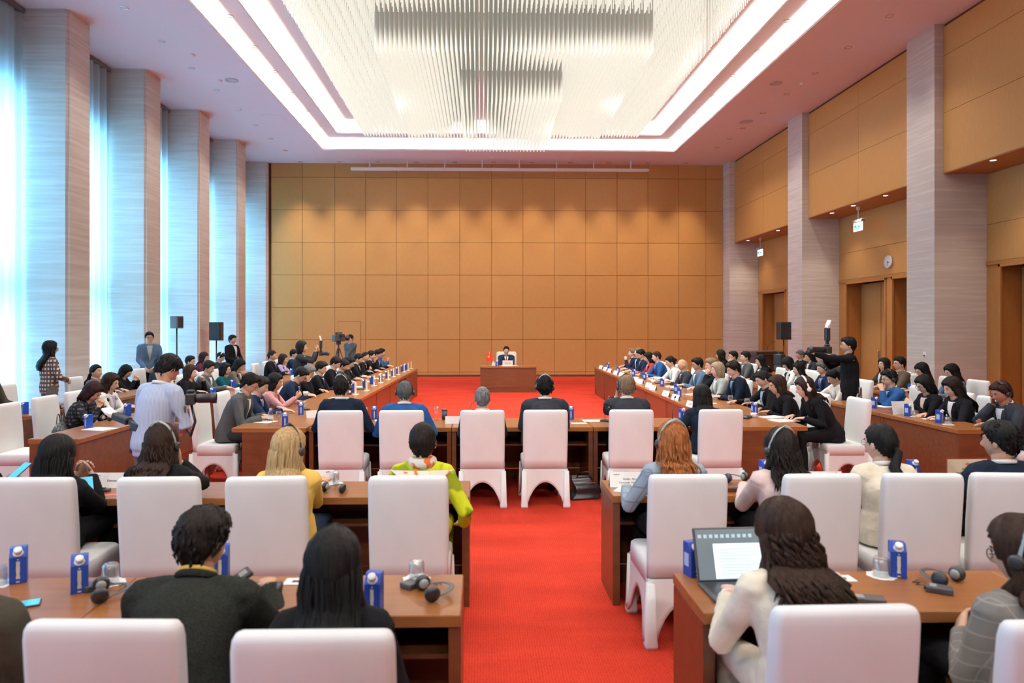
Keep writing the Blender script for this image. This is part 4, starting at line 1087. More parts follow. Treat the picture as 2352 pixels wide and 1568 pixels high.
def add_head(bm, M, hi, female, wide=1.0):
    rows = []
    for row in (DIR_HI if hi else DIR_LO):
        out = []
        for d in row:
            p = headshape(d)
            if d.y > 0:
                x, z = p.x, p.z; ax = abs(x)
                f = 0
                if -.034 < z < .03: f += .026 * ga(x, .0115) * sst(.03, -.02, z) * sst(-.036, -.022, z)
                f += -.0075 * ga(ax - .031, .015) * ga(z - .012, .013)
                f += .004 * ga(z - .034, .010) * ga(ax - .025, .03)
                f += (.0065 if female else .005) * ga(x, .022) * (ga(z + .053, .0055) + ga(z + .065, .006))
                f += .009 * ga(x, .025) * ga(z + .095, .018)
                f += .003 * ga(ax - .045, .018) * ga(z + .02, .025)
                p.y += f * sst(.2, .6, d.y)
            p.x *= wide
            out.append(bm.verts.new(M @ p))
        rows.append(out)
    Mi = M.inverted()
    def lips(f):
        c = Mi @ f.calc_center_median()
        if c.y > .07 and abs(c.x) < .024 and abs(c.z + .059) < .0115: f.material_index = 1
    grid_faces(bm, rows, lips if hi else None)
    for s in (-1, 1):
        ellip(bm, (s * .079 * wide, -.006, -.004), (.010, .019, .031), 8, 6, M)
def hair_cap(bm, M, style, hi, rnd, thick=1.0):
    rows = []
    ph = rnd.uniform(0, 6)
    for row in (DIR_HAIR if hi else DIR_HAIR_LO):
        out = []
        for d in row:
            p = headshape(d); y, z = d.y, d.z
            az = math.atan2(d.x, d.y)
            if style in ('short', 'bald', 'balding', 'crew'):
                if y > 0: zl = -.10 + .70 * sst(.05, .75, y)
                else: zl = -.10 - .72 * sst(0, -.8, y)
                if style == 'balding': zl = max(zl, zl + 1.1 * sst(-.35, .5, y)); 
                tt = .010 + (.017 if style == 'short' else .006) * sst(-.1, .7, z) + (.006 if y < -.3 and z > -.2 else 0)
                if style == 'short': tt += .009 * sst(.2, .7, y) * sst(.4, .8, z)
            else:
                if y > 0: zl = -.75 + 1.37 * sst(.30, .78, y)
                else: zl = -.95
                tt = .016 + .014 * sst(-.2, .8, z) + .008 * sst(0, -.6, y)
                if style in ('bun', 'ponytail', 'tied'):
                    tt *= .62; zl = (-.10 + .70 * sst(.05, .75, y)) if y > 0 else -.10 - .62 * sst(0, -.8, y)
                if style == 'bangs' and y > 0: zl = -.75 + 1.0 * sst(.45, .85, y)
            tt *= thick
            m = sst(zl - .06, zl + .08, z)
            tt *= 1 + .10 * math.sin(az * 17 + ph + 3 * z) + .07 * math.sin(az * 31 - ph)
            r = -.012 + (tt + .012) * m
            n = Vector((d.x / HX, d.y / HY, d.z / HZ)).normalized()
            if hi and m > .5: r += .0045 * noise.noise(p * 38 + Vector((ph, 0, 0))) + .003 * noise.noise(p * 90 + Vector((0, ph, 0)))
            out.append(bm.verts.new(M @ (p + n * r)))
        rows.append(out)
    grid_faces(bm, rows)
def rid(rnd, n, a): return [1 + a * rnd.uniform(-1, 1) for _ in range(n)]
def add_hand(bm, w, d, nrm, side, curl=.5, k=1.0):
    """w wrist, d forward, nrm palm normal; side +1: thumb towards +s"""
    d = d.normalized(); nrm = (nrm - d * nrm.dot(d)).normalized(); s = d.cross(nrm).normalized() * side
    P = lambda f, l, u: w + d * (f * k) + s * (l * k) + nrm * (u * k)
    tube(bm, [P(-.05, 0, 0), P(-.01, 0, 0), P(.03, .002, 0), P(.065, .002, .002), P(.088, 0, .004)], [(.028 * k, .022 * k), (.027 * k, .019 * k), (.037 * k, .016 * k), (.041 * k, .014 * k), (.036 * k, .011 * k)], 10, ref=s)
    for i, (l, L) in enumerate(((.029, .066), (.010, .076), (-.009, .071), (-.027, .056))):
        pts = [P(.075, l, .003)]; a = 0.12 + curl * .35; f, u = .075, .003
        for seg, q in enumerate((.46, .30, .24)):
            f += L * q * math.cos(a); u += L * q * math.sin(a); pts.append(P(f, l * (1 + .12 * seg), u)); a += curl * .75
        tube(bm, pts, [.0095 * k, .0088 * k, .008 * k, .0055 * k], 6, ref=s)
    pts = [P(.012, .024, .004), P(.036, .047, .010), P(.058, .056, .016), P(.078, .052, .022)]
    tube(bm, pts, [.0125 * k, .0115 * k, .0095 * k, .006 * k], 6, ref=d)
def ik(S, Wt, a, b, pole):
    d = Wt - S; L = min(d.length, (a + b) * .998); dn = d.normalized()
    x = (a * a - b * b + L * L) / (2 * L); h = math.sqrt(max(a * a - x * x, 0))
    p = pole - dn * pole.dot(dn)
    if p.length < 1e-4: p = Vector((0, -1, -1))
    return S + dn * x + p.normalized() * h, S + dn * L

# ---------------------------------------------------------------- deferred voxel remesh (one evaluation for all)
QUEUE = []
def defer(bm, voxel, dec, obj, extra=None, smooth=3):
    me = done(bm); o = bpy.data.objects.new('tmp_remesh', me); COL.objects.link(o)
    r = o.modifiers.new('r', 'REMESH'); r.mode = 'VOXEL'; r.voxel_size = voxel; r.use_smooth_shade = True
    s = o.modifiers.new('s', 'SMOOTH'); s.factor = .5; s.iterations = smooth
    if dec < 1: q = o.modifiers.new('d', 'DECIMATE'); q.ratio = dec
    QUEUE.append((o, obj, extra))
def flush():
    dg = bpy.context.evaluated_depsgraph_get()
    for o, obj, extra in QUEUE:
        me = bpy.data.meshes.new_from_object(o.evaluated_get(dg))
        if extra is not None:
            bm = bmesh.new(); bm.from_mesh(me); bm.from_mesh(extra)
            bm.to_mesh(me); bm.free(); bpy.data.meshes.remove(extra)
        for p in me.polygons: p.use_smooth = True
        mats = list(obj.data.materials); me.materials.clear()
        for m in mats: me.materials.append(m)
        old = obj.data; obj.data = me; bpy.data.meshes.remove(old)
    for o, obj, extra in QUEUE:
        m = o.data; bpy.data.objects.remove(o); bpy.data.meshes.remove(m)
    QUEUE.clear()

MEN = [(-.12, .150, .115), (0, .168, .125), (.25, .155, .115), (.5, .166, .12), (.72, .182, .115), (.86, .165, .092), (.95, .10, .072), (1.0, .062, .060)]
WOM = [(-.12, .150, .112), (0, .165, .122), (.25, .135, .10), (.5, .146, .115), (.70, .158, .115), (.86, .142, .084), (.95, .085, .064), (1.0, .052, .053)]
PEOPLE = []
def person(label, px, py, plane, val, face, sex='m', lean=12, yaw=0, pitch=10, hands='table', skin='a', hair='short', hcol='black', top='navy', inner='white', tie=None, pants='black', headset=None, glasses=False,
           stand=False, hi=True, close=False, chair_lab=None, group=None, shift=(0, 0), collar=None, vneck=True, sleeve=.93, hlen=2, bulk=1.0, seatz=0.0, scarf=None, tlmax=1.16, twist=0, lanyard=None):
    rnd = random.Random(int(px * 31 + py * 17))
    fem = sex == 'f'; L = R(lean); pit = R(pitch)
    sd = Vector((0, math.sin(L), math.cos(L))); fd = Vector((0, math.cos(L), -math.sin(L))); X = Vector((1, 0, 0))
    aN = L * .55 + pit * .40
    nvec = Vector((0, math.sin(aN), math.cos(aN))) * .140
    pz = .93 if stand else .60 + seatz
    TL0 = .50 if not fem else .475
    Rf = Matrix.Rotation(face, 3, 'Z')
    tl = 1.0
    for it in range(4):
        chl = sd * (TL0 * tl) + nvec           # head centre relative to pelvis
        off = Rf @ Vector((chl.x, chl.y, 0))
        if plane == 'X': hp = onX(px, py, val)
        elif plane == 'Y': hp = onY(px, py, val + off.y)
        else: hp = onY(px, py, val)
        ztop = hp.z
        need = ztop - .125 - .012 * math.cos(pit) - pz - nvec.z
        if stand:
            tl = 1.0; pz = max(.80, min(1.0, pz + (need - sd.z * TL0 * tl)))
        else:
            tl = max(.68, min(tlmax, need / (sd.z * TL0)))
    TL = TL0 * tl
    root = Vector((hp.x - off.x + shift[0], hp.y - off.y + shift[1], 0))
    if plane == 'Y': root.y = val
    pel = Vector((0, 0, pz))
    neck = pel + sd * TL; hc = neck + nvec
    Mh = Matrix.Translation(hc) @ Matrix.Rotation(R(yaw), 4, 'Z') @ Matrix.Rotation(-pit, 4, 'X')
    tp = lambda t, x, y: pel + sd * (t * TL) + X * x + fd * y
    t = thing('person', label, 'person', root, face, group)
    sw = (.150 if fem else .178) * bulk
    Rtw = Matrix.Rotation(R(twist), 3, 'Z')
    sh = {s: neck + (X * (s * sw) + fd * -.012 - sd * .058) for s in (-1, 1)}
    ua, fa = (.275, .245) if fem else (.295, .262)
    hk = .92 if fem else 1.0
    tz = .792
    HP = dict(table=((-.13, .43, tz), (.13, .43, tz)), write=((-.12, .42, tz), (.09, .46, tz)), clasp=((-.045, .42, tz + .01), (.045, .42, tz + .01)), lap=((-.09, .27, .70), (.09, .27, .70)), phone=((-.045, .36, .90), (.045, .36, .90)), tablet=((-.10, .40, .86), (.10, .40, .84)),
              cross=((.10, .20, .86), (-.10, .22, .84)), camera=((-.06, .36, hc.z - .05), (.05, .34, hc.z - .07)), camlow=((-.05, .33, 1.12), (.06, .30, 1.10)), hang=((-.23, .03, .80), (.23, .03, .80)), cup=((-.14, .44, tz), (.10, .47, .88)), camback=((-.02, .52, hc.z - .12), (.10, .36, hc.z - .15)),
              reach=((-.10, .42, tz), (.16, .55, tz)), behind=((-.20, .0, .9), (.20, .05, .9)), side=((-.16, .30, .68), (.20, .30, .66)), wide=((-.24, .36, tz), (.24, .36, tz)), chest=((-.06, .28, .98), (.12, .30, .80)), belly=((-.08, .24, 1.02), (.09, .25, 1.0)), low=((-.12, .40, tz), (.26, .10, .62)))
    if hands in ('cheekR', 'cheekL', 'chin'):
        s = 1 if hands == 'cheekR' else -1
        a = Mh @ Vector((s * .085, .075, -.105)); 
        if hands == 'chin': a = Mh @ Vector((s * .03, .11, -.13))
        tg = {s: a, -s: Vector((-s * .10, .42, tz))}
    else:
        q = HP[hands]; tg = {-1: Vector(q[0]), 1: Vector(q[1])}
    arms = {}
    for s in (-1, 1):
        pole = Vector((s * .5, -.35, -.9)) if tg[s].z < 1.0 or not stand else Vector((s * .7, -.1, -1))
        if hands in ('cheekR', 'cheekL', 'chin') and tg[s].z > 1.0: pole = Vector((s * .55, .35, -.9)) if plane == 'Y' else Vector((s * .35, .6, -1))
        if hands == 'cross': pole = Vector((s * 1, -.1, -.4))
        e, w = ik(sh[s], tg[s], ua, fa, pole); arms[s] = (e, w)
    leg = {}
    for s in (-1, 1):
        hip = Vector((s * .085, .0 if stand else .03, pz - (.03 if stand else .015)))
        if stand: leg[s] = (hip, Vector((s * .10, .03, pz * .53)), Vector((s * .11, -.01, .09)))
        else: leg[s] = (hip, Vector((s * .12, .43, .555 + seatz)), Vector((s * .12, .40, .09)))
    secs = WOM if fem else MEN
    def torso(bm, inf, t0=-1, t1=2, n=16):
        pts, rr_ = [], []
        for (tt, a, b) in secs:
            if t0 <= tt <= t1:
                pts.append(tp(tt, 0, -.012 * math.sin(max(tt, 0) * 3))); rr_.append((a * bulk + inf, b * bulk + inf))
        tube(bm, pts, rr_, n)
        for s in (-1, 1):
            tube(bm, [neck + X * (s * .02) - sd * .03, neck + X * (s * sw * .55) - sd * .038, sh[s], sh[s] + X * (s * .012) - sd * .02], [.046 + inf, .052 + inf, .058 + inf, .05 + inf], 10, ref=fd)
    def armtube(bm, inf, frac, n=10):
        for s in (-1, 1):
            e, w = arms[s]; S = sh[s]
            k_ = (.86 if fem else 1.0) * bulk
            endp = e.lerp(w, frac)
            tube(bm, [S + (S - e).normalized() * .02, S, S.lerp(e, .45), e + (e - (S + w) / 2).normalized() * .006, e.lerp(w, .4 * frac), endp],
                 [.046 * k_ + inf, .056 * k_ + inf, .050 * k_ + inf, .043 * k_ + inf * 1.1, .040 * k_ + inf * 1.05, (.027 if frac > .95 else .031) * k_ + inf], n, ref=Vector((0, 0, 1)))
    def legs(bm, inf, n=10, low=0.0):
        for s in (-1, 1):
            h, kn, an = leg[s]
            if stand: pts = [h + Vector((0, 0, .06)), h, h.lerp(kn, .5), kn, kn.lerp(an, .5), an + Vector((0, 0, low))]; r_ = [.085, .088, .075, .058, .052, .045]
            else: pts = [h - Vector((0, .06, 0)), h, h.lerp(kn, .55), kn + Vector((0, .01, -.005)), kn.lerp(an, .45), an + Vector((0, 0, low))]; r_ = [.066, .078, .072, .060, .052, .045]
            tube(bm, pts, [a + inf for a in r_], n)
        tube(bm, [pel + Vector((0, -.01, -.055 if not stand else -.10)), pel + Vector((0, 0, .0)), pel + sd * .10], [(.13 + inf, .085 + inf), (.158 + inf, .112 + inf), (.15 + inf, .11 + inf)], 14)
    # body: one continuous skin surface
    bm = bmesh.new(); torso(bm, 0, -.2, 1.0, 12); armtube(bm, 0, 1.0, 8); legs(bm, 0, 8)
    tube(bm, [neck - sd * .05, neck, neck.lerp(hc, .5), hc + Vector((0, 0, -.02))], [(.070, .066), (.054, .056), (.050 if fem else .056, .056), (.050, .06)], 12)
    for s in (-1, 1):
        an = leg[s][2]; tube(bm, [an + Vector((0, -.05, -.03)), an + Vector((0, .02, -.045)), an + Vector((0, .10, -.06)), an + Vector((0, .16, -.07))], [(.03, .03), (.034, .036), (.036, .025), (.025, .012)], 8)
    ex = bmesh.new()
    add_head(ex, Mh, hi, fem)
    tube(ex, [neck - sd * .03 + fd * 0.0, neck.lerp(hc, .35), hc + Mh.to_3x3() @ Vector((0, -.022, -.055)), hc + Mh.to_3x3() @ Vector((0, -.02, -.01))], [(.060, .060), (.050 if fem else .057, .054), (.050 if fem else .058, .058), (.045, .05)], 14)
    for s in (-1, 1):
        e, w = arms[s]; fwd = (w - e).normalized()
        if hands in ('cheekR', 'cheekL', 'chin') and tg[s].z > 1.0:
            up = (Mh @ Vector((s * .088, .045, .02)) - w); add_hand(ex, w, up, (hc - w), -s, .25 if hands != 'chin' else .9, hk)
        elif tg[s].z < .85 and not stand and hands != 'lap' and hands != 'side':
            fl = Vector((fwd.x * .6 - s * .15, fwd.y + .25, -.06)); add_hand(ex, w, fl, Vector((0, 0, -1)), s, .45 if hands != 'write' else .8, hk)
        elif hands in ('phone', 'tablet', 'cup', 'chest'): add_hand(ex, w, fwd + Vector((-s * .5, .1, .25)), Vector((-s * .8, -.2, .35)), s, .95, hk)
        elif hands.startswith('cam'): add_hand(ex, w, fwd + Vector((-s * .3, .2, .3)), Vector((-s * .6, .1, .8)), s, .9, hk)
        else: add_hand(ex, w, fwd, Vector((-s * .9, .1, -.2)), -s, .6, hk)
    me_ = done(ex); 
    body = mk('body', bpy.data.meshes.new('b'), t); body.data.materials.append(SKIN[skin]); body.data.materials.append(LIPS)
    defer(bm, .017 if close else .021, .45, body, me_)
    # clothing
    bm = bmesh.new()
    secs_h = secs
    torso(bm, .015, -.2, 1.0, 16); armtube(bm, .013, sleeve, 10)
    if not stand and vneck: tube(bm, [pel + Vector((0, .01, -.095)), pel + Vector((0, .01, -.03)), pel + sd * .10], [(.185, .155), (.182, .150), (.165, .128)], 16)
    if stand: tube(bm, [pel + Vector((0, 0, -.10)), pel + Vector((0, 0, .02)), pel + sd * .15], [(.172, .128), (.172, .13), (.16, .122)], 14)
    top_o = mk('jacket' if vneck else 'shirt', bpy.data.meshes.new('j'), t); top_o.data.materials.append(CL[top])
    defer(bm, .0125 if close else .0165, .5, top_o, None, 2)
    bm = bmesh.new(); legs(bm, .010, 10, .0)
    tr = mk('trousers', bpy.data.meshes.new('t'), t); tr.data.materials.append(CL[pants]); defer(bm, .022, .4, tr, None, 2)
    for s in (-1, 1):
        an = leg[s][2]; bm = bmesh.new()
        tube(bm, [an + Vector((0, -.06, -.035)), an + Vector((0, -.03, -.04)), an + Vector((0, .05, -.045)), an + Vector((0, .12, -.058)), an + Vector((0, .19, -.07)), an + Vector((0, .20, -.072))], [(.02, .04), (.036, .049), (.042, .042), (.044, .03), (.034, .018), (.01, .008)], 10)
        mk('shoe', done(bm, smooth=True), t, BLACK)
    # shirt front and tie on the chest, collar
    if vneck and inner:
        def chest(t0, t1, w0, w1, o, nm, m):
            bm = bmesh.new(); rows = []
            for i in range(9):
                f = i / 8; tt = t0 + (t1 - t0) * f
                for (ta, a0, b0), (tb, a1, b1) in zip(secs, secs[1:]):
                    if ta <= tt <= tb: g_ = (tt - ta) / (tb - ta); a = (a0 + (a1 - a0) * g_) * bulk; b = (b0 + (b1 - b0) * g_) * bulk; break
                wv = w0 + (w1 - w0) * f; row = []
                for j in range(7):
                    x = wv * (j / 3 - 1); 
                    yy = (b + o) * math.sqrt(max(.05, 1 - (x / (a + o)) ** 2))
                    row.append(bm.verts.new(tp(tt, x, yy - .012 * math.sin(tt * 3))))
                rows.append(row)
            for a_, b_ in zip(rows, rows[1:]):
                for j in range(6): bm.faces.new((a_[j], a_[j + 1], b_[j + 1], b_[j]))
            mk(nm, done(bm, smooth=True), t, m)
        chest(.36, .965, .012, .062, .022, 'shirt_front', CL[inner])
        if hi and plane != 'Y':
            for s_ in (-1, 1):
                bm = bmesh.new(); rows = []
                for i in range(9):
                    f = i / 8; tt = .34 + (.95 - .34) * f; wv = .012 + .050 * f; lw = .018 + .030 * math.sin(math.pi * min(1, f * 1.05)) ** .8
                    for (ta, a0, b0), (tb, a1, b1) in zip(secs, secs[1:]):
                        if ta <= tt <= tb: g_ = (tt - ta) / (tb - ta); a = (a0 + (a1 - a0) * g_) * bulk; b = (b0 + (b1 - b0) * g_) * bulk; break
                    row = []
                    for j in range(4):
                        x = (wv - .004 + lw * j / 3); o_ = .026 + (.006 if j < 3 else -.004)
                        row.append(bm.verts.new(tp(tt, s_ * x, (b + o_) * math.sqrt(max(.05, 1 - (x / (a + o_ + .02)) ** 2)) - .012 * math.sin(tt * 3))))
                    rows.append(row)
                for a_, b_ in zip(rows, rows[1:]):
                    for j in range(3): bm.faces.new((a_[j], a_[j + 1], b_[j + 1], b_[j]))
                mk('lapel', done(bm, smooth=True), t, CL[top])
        if tie: chest(.34, .955, .026, .014, .026, 'tie', CL[tie])
    cm = CL[collar] if collar else (CL[inner] if inner and vneck else CL[top])
    bm = bmesh.new(); ring = []
    for k in range(13):
        a = R(-62 - 236 * k / 12) if False else R(62 + (360 - 124) * k / 12)
        # angle measured from front, open at the throat
        rx, ry = (.066, .068) if fem else (.073, .074)
        ring.append(neck + X * (rx * math.sin(a)) + fd * (ry * math.cos(a) - .004) + sd * (.006 + .016 * (1 - math.cos(a)) / 2))
    tube(bm, ring, [(.008, .014)] * 13, 8, ref=fd); mk('collar', done(bm, smooth=True), t, cm)
    if lanyard:
        bm = bmesh.new(); tube(bm, [neck + X * (.070 * math.sin(a)) + fd * (.074 * math.cos(a) - .004) + sd * (.022 + .02 * (1 - math.cos(a)) / 2) for a in [2 * math.pi * k / 18 for k in range(19)]], [(.003, .008)] * 19, 6, ref=fd)
        mk('lanyard', done(bm, smooth=True), t, CL[lanyard])
    if scarf:
        bm = bmesh.new()
        tube(bm, [neck + Vector((.07 * math.cos(a), .072 * math.sin(a), .02)) for a in [2 * math.pi * k / 16 for k in range(17)]], [(.036, .024)] * 17, 8, ref=Vector((0, 0, 1)))
        rows = []
        for i in range(7):
            f = i / 6; rows.append([bm.verts.new(tp(.95 - .24 * f, (-1 + 2 * j / 8) * (.15 * (1 - f) + .05), -(.085 + .078 * f + .016) + .05 * abs(-1 + 2 * j / 8) ** 2 * (1 - f))) for j in range(9)])
        for a_, b_ in zip(rows, rows[1:]):
            for j in range(8): bm.faces.new((a_[j], a_[j + 1], b_[j + 1], b_[j]))
        mk('scarf', done(bm, smooth=True), t, CL[scarf])
    # hair
    if hair != 'bald':
        bm = bmesh.new(); hcs = hair if hair in ('short', 'crew', 'balding', 'bun', 'ponytail', 'bangs', 'tied') else 'fem'
        hair_cap(bm, Mh, hcs, close or hi, rnd)
        n_ = 26 if close else 14
        Hh = lambda x, y, z: Mh @ Vector((x, y, z))
        if hair in ('long', 'bangs', 'curly', 'wavy', 'bob', 'half'):
            pts = [Hh(0, -.012, .06), Hh(0, -.034, .0), Hh(0, -.045, -.06), Hh(0, -.050, -.11)]; rr_ = [(.078, .078), (.092, .080), (.096, .068), (.094, .056)]
            if hair == 'bob':
                pts.append(Hh(0, -.045, -.135)); rr_.append((.075, .035))
            else:
                bt = [(.93, -.100, .104, .046), (.83, -.142, .108, .040), (.70, -.160, .104, .036), (.56, -.162, .092, .032), (.44, -.158, .070, .024)][:hlen + 1]
                for (tt, yy, a, b) in bt: pts.append(tp(tt, 0, yy)); rr_.append((a, b))
                rr_[-1] = (rr_[-1][0] * .72, rr_[-1][1] * .5)
            if hair == 'curly': rr_ = [(a * (.9 if i_ < 2 else 1.12), b * .85) for i_, (a, b) in enumerate(rr_)]
            tube(bm, pts, rr_, n_, ridge=rid(rnd, n_, .05 if hair != 'wavy' else .09)); bpts, brr = list(pts), list(rr_)
            for s in (-1, 1):
                pts = [Hh(s * .064, .012, .045), Hh(s * .084, .008, -.02), Hh(s * .088, -.002, -.075)]; rr_ = [(.016, .03), (.017, .036), (.017, .036)]
                if hair == 'bob': pts.append(Hh(s * .082, .0, -.125)); rr_.append((.010, .02))
                elif s == 1 or hair != 'half': pts += [tp(.92, s * .098, .02), tp(.80, s * .108, .085)]; rr_ += [(.024, .03), (.010, .018)]
                tube(bm, pts, rr_, 10, ref=X)
            if close and hair in ('long', 'wavy', 'bangs', 'curly', 'half', 'bob'):
                bk = Vector((0, -1, 0))
                for q in range(54):
                    th = math.pi * rnd.uniform(.03, .97); sp_ = []
                    off_ = rnd.uniform(.98, 1.07); wb = rnd.uniform(0, 6)
                    for i_, (c_, r_) in enumerate(zip(bpts, brr)):
                        k_ = 1.0 if i_ < len(bpts) - 1 else 1.25
                        sp_.append(c_ + X * (r_[0] * k_ * math.cos(th) * off_ + .004 * math.sin(wb + i_ * 1.7)) + bk * (r_[1] * k_ * math.sin(th) * off_))
                    sp_.append(sp_[-1] + Vector((rnd.uniform(-.012, .012), 0, -rnd.uniform(.005, .05))))
                    tube(bm, sp_, [.0065] * (len(sp_) - 2) + [.005, .0015], 5)
        if close and hair in ('short', 'crew', 'tied'):
            Nn = 170 if hair == 'short' else 110
            for q in range(Nn):
                d_ = Vector((rnd.gauss(0, 1), rnd.gauss(-.25, 1), rnd.gauss(.5, .8))).normalized()
                zl_ = (-.05 + .70 * sst(.05, .75, d_.y)) if d_.y > 0 else -.05 - .62 * sst(0, -.8, d_.y)
                if d_.z < zl_ + .05: continue
                p_ = headshape(d_); n__ = Vector((d_.x / HX, d_.y / HY, d_.z / HZ)).normalized()
                flow = Vector((d_.x * .6 + rnd.uniform(-.3, .3), -.35 + (.9 if d_.y > .45 else 0), -.75 if d_.z < .75 else -.1)); flow = (flow - n__ * flow.dot(n__)).normalized()
                h_ = (.018 if hair == 'short' else .012) + (.010 if hair == 'short' and d_.z > .4 else 0)
                ln_ = .036 if hair == 'short' else .020
                tube(bm, [Mh @ (p_ + n__ * (h_ - .012)), Mh @ (p_ + n__ * h_ + flow * ln_ * .5), Mh @ (p_ + n__ * (h_ - .006) + flow * ln_)], [.006, .0065, .0015], 5)
        if hair == 'ponytail':
            tube(bm, [Hh(0, -.10, -.02), Hh(0, -.125, -.045), tp(.98, .01, -.115), tp(.84, .02, -.150), tp(.70, .015, -.158), tp(.62, .01, -.155)], [.020, .026, .034, .034, .026, .010], 12, ridge=rid(rnd, 12, .08))
        if hair == 'bun': ellip(bm, (0, -.118, .012), (.040, .032, .040), 12, 8, Mh)
        if hair in ('curly', 'wavy') and close:
            for q in range(170 if hair == 'curly' else 34):
                a = rnd.uniform(-1.25, 1.25); up = rnd.uniform(-.5, .45)
                st_ = Hh(.092 * math.sin(a), -.092 * math.cos(a) * (1 if abs(a) < 1.2 else .6) - .02, .10 * up - .02)
                Ln = rnd.uniform(.22, .46) if hair == 'curly' else rnd.uniform(.10, .16); pts = []; ph = rnd.uniform(0, 6.28); rad_ = rnd.uniform(.010, .019) if hair == 'curly' else .006
                ox = rnd.uniform(-.03, .03) if hair != 'curly' else rnd.uniform(-.05, .11)
                for m_ in range(23):
                    f = m_ / 22; c = st_ + Vector((ox * f + .02 * math.sin(a) * f, -.035 * f * math.cos(a), -Ln * f))
                    if c.z < neck.z + .02: c.y = min(c.y, pel.y + math.tan(L) * (c.z - pel.z) - .140 / math.cos(L) - rad_)
                    w_ = 19 if hair == 'curly' else 9; pts.append(c + Vector((rad_ * math.cos(ph + w_ * f), rad_ * math.sin(ph + w_ * f), 0)))
                tube(bm, pts, [.010 * (1 - .6 * k / 22) for k in range(23)], 5)
        if hair == 'curly' or hair == 'half':
            pass
        mk('hair', done(bm, smooth=True), t, HAIR[hcol])
    # face pieces
    if hi:
        for s in (-1, 1):
            bm = bmesh.new(); ellip(bm, (s * .031, .0805, .0125), (.0125, .007, .0062), 10, 6, Mh); ey = mk('eye', done(bm, smooth=True), t, EYEW)
            bm = bmesh.new(); ellip(bm, (s * .030, .0865, .0122), (.0058, .0028, .0058), 8, 6, Mh); mk('iris', done(bm, smooth=True), ey, EYE)
            bm = bmesh.new(); tube(bm, [Mh @ Vector((s * x, y, z)) for x, y, z in ((.014, .094, .031), (.030, .0905, .036), (.047, .0795, .031))], [.0022, .0034, .0016], 6); mk('eyebrow', done(bm, smooth=True), t, HAIR[hcol if hair != 'bald' else 'tan'])
    if glasses:
        bm = bmesh.new()
        for s in (-1, 1):
            tube(bm, [Mh @ Vector((s * .033 + .023 * math.cos(a), .098 - .10 * abs(.033 + s * .023 * math.cos(a) * s - .02) * .3, .010 + .018 * math.sin(a))) for a in [2 * math.pi * k / 14 for k in range(15)]], .0022, 5, cap=False)
            tube(bm, [Mh @ Vector((s * .056, .092, .014)), Mh @ Vector((s * .080, .02, .014)), Mh @ Vector((s * .084, -.02, .004))], .002, 5)
        tube(bm, [Mh @ Vector((-.010, .102, .014)), Mh @ Vector((0, .104, .016)), Mh @ Vector((.010, .102, .014))], .002, 5)
        mk('glasses', done(bm, smooth=True), t, BLACK if glasses == True else GREY)
    if headset:
        hm = BAND if headset == 'grey' else (BLACK if headset == 'black' else WHITE)
        bm = bmesh.new(); kf = 1.0 if hair in ('short', 'crew', 'balding', 'bald') else 1.05
        tube(bm, [Mh @ Vector((.0935 * kf * math.cos(a), -.012 - (.062 * math.sin(a) if headset == 'grey' else 0), -.006 + (.151 if headset == 'grey' else .158) * kf * math.sin(a))) for a in [math.pi * k / 20 for k in range(21)]], [(.0035, .012)] * 21, 8, ref=X)
        hb = mk('headset_band', done(bm, smooth=True), t, hm)
        for s in (-1, 1):
            bm = bmesh.new(); lathe(bm, [(0, -.012), (.022, -.012), (.028, -.004), (.028, .006), (.018, .012), (0, .012)], 14)
            M2 = Mh @ Matrix.Translation((s * .098 * kf, -.008, -.006)) @ Matrix.Rotation(R(90 * s), 4, 'Y')
            for v in bm.verts: v.co = M2 @ v.co
            mk('ear_cup', done(bm, smooth=True), hb, BLACK if headset != 'white' else WHITE)
    if chair_lab:
        q_ = Rf @ Vector((0, -.08, 0)); chair(root.x + q_.x, root.y + q_.y, face, chair_lab)
    PEOPLE.append((label, root, tl, hc.z))
    return t, root, hc, arms
# ---------------------------------------------------------------- the people in their places
XO = {573: -2.84, 598: -2.97, 632: -3.0, 708: -2.98, 1752: 4.1, 1785: 3.9, 1634: 4.12, 1602: 4.05, 1466: 4.1, 1452: 4.2, 1473: 4.0, 212: -4.9, 254: -5.05, 1915: 5.8, 1890: 6.1, 1834: 6.1, 1810: 6.15, 2188: 5.85, 2030: 7.85, 2066: 7.65, 1838: 7.85, 1860: 7.6}
def P(*a, **k):
    a = list(a)
    if a[3] == 'X': a[4] = XO.get(a[1], a[4])
    return person(*a, **k)
def who(lab): return ' '.join(lab.split()[:9])
WC = 'white covered banquet chair '
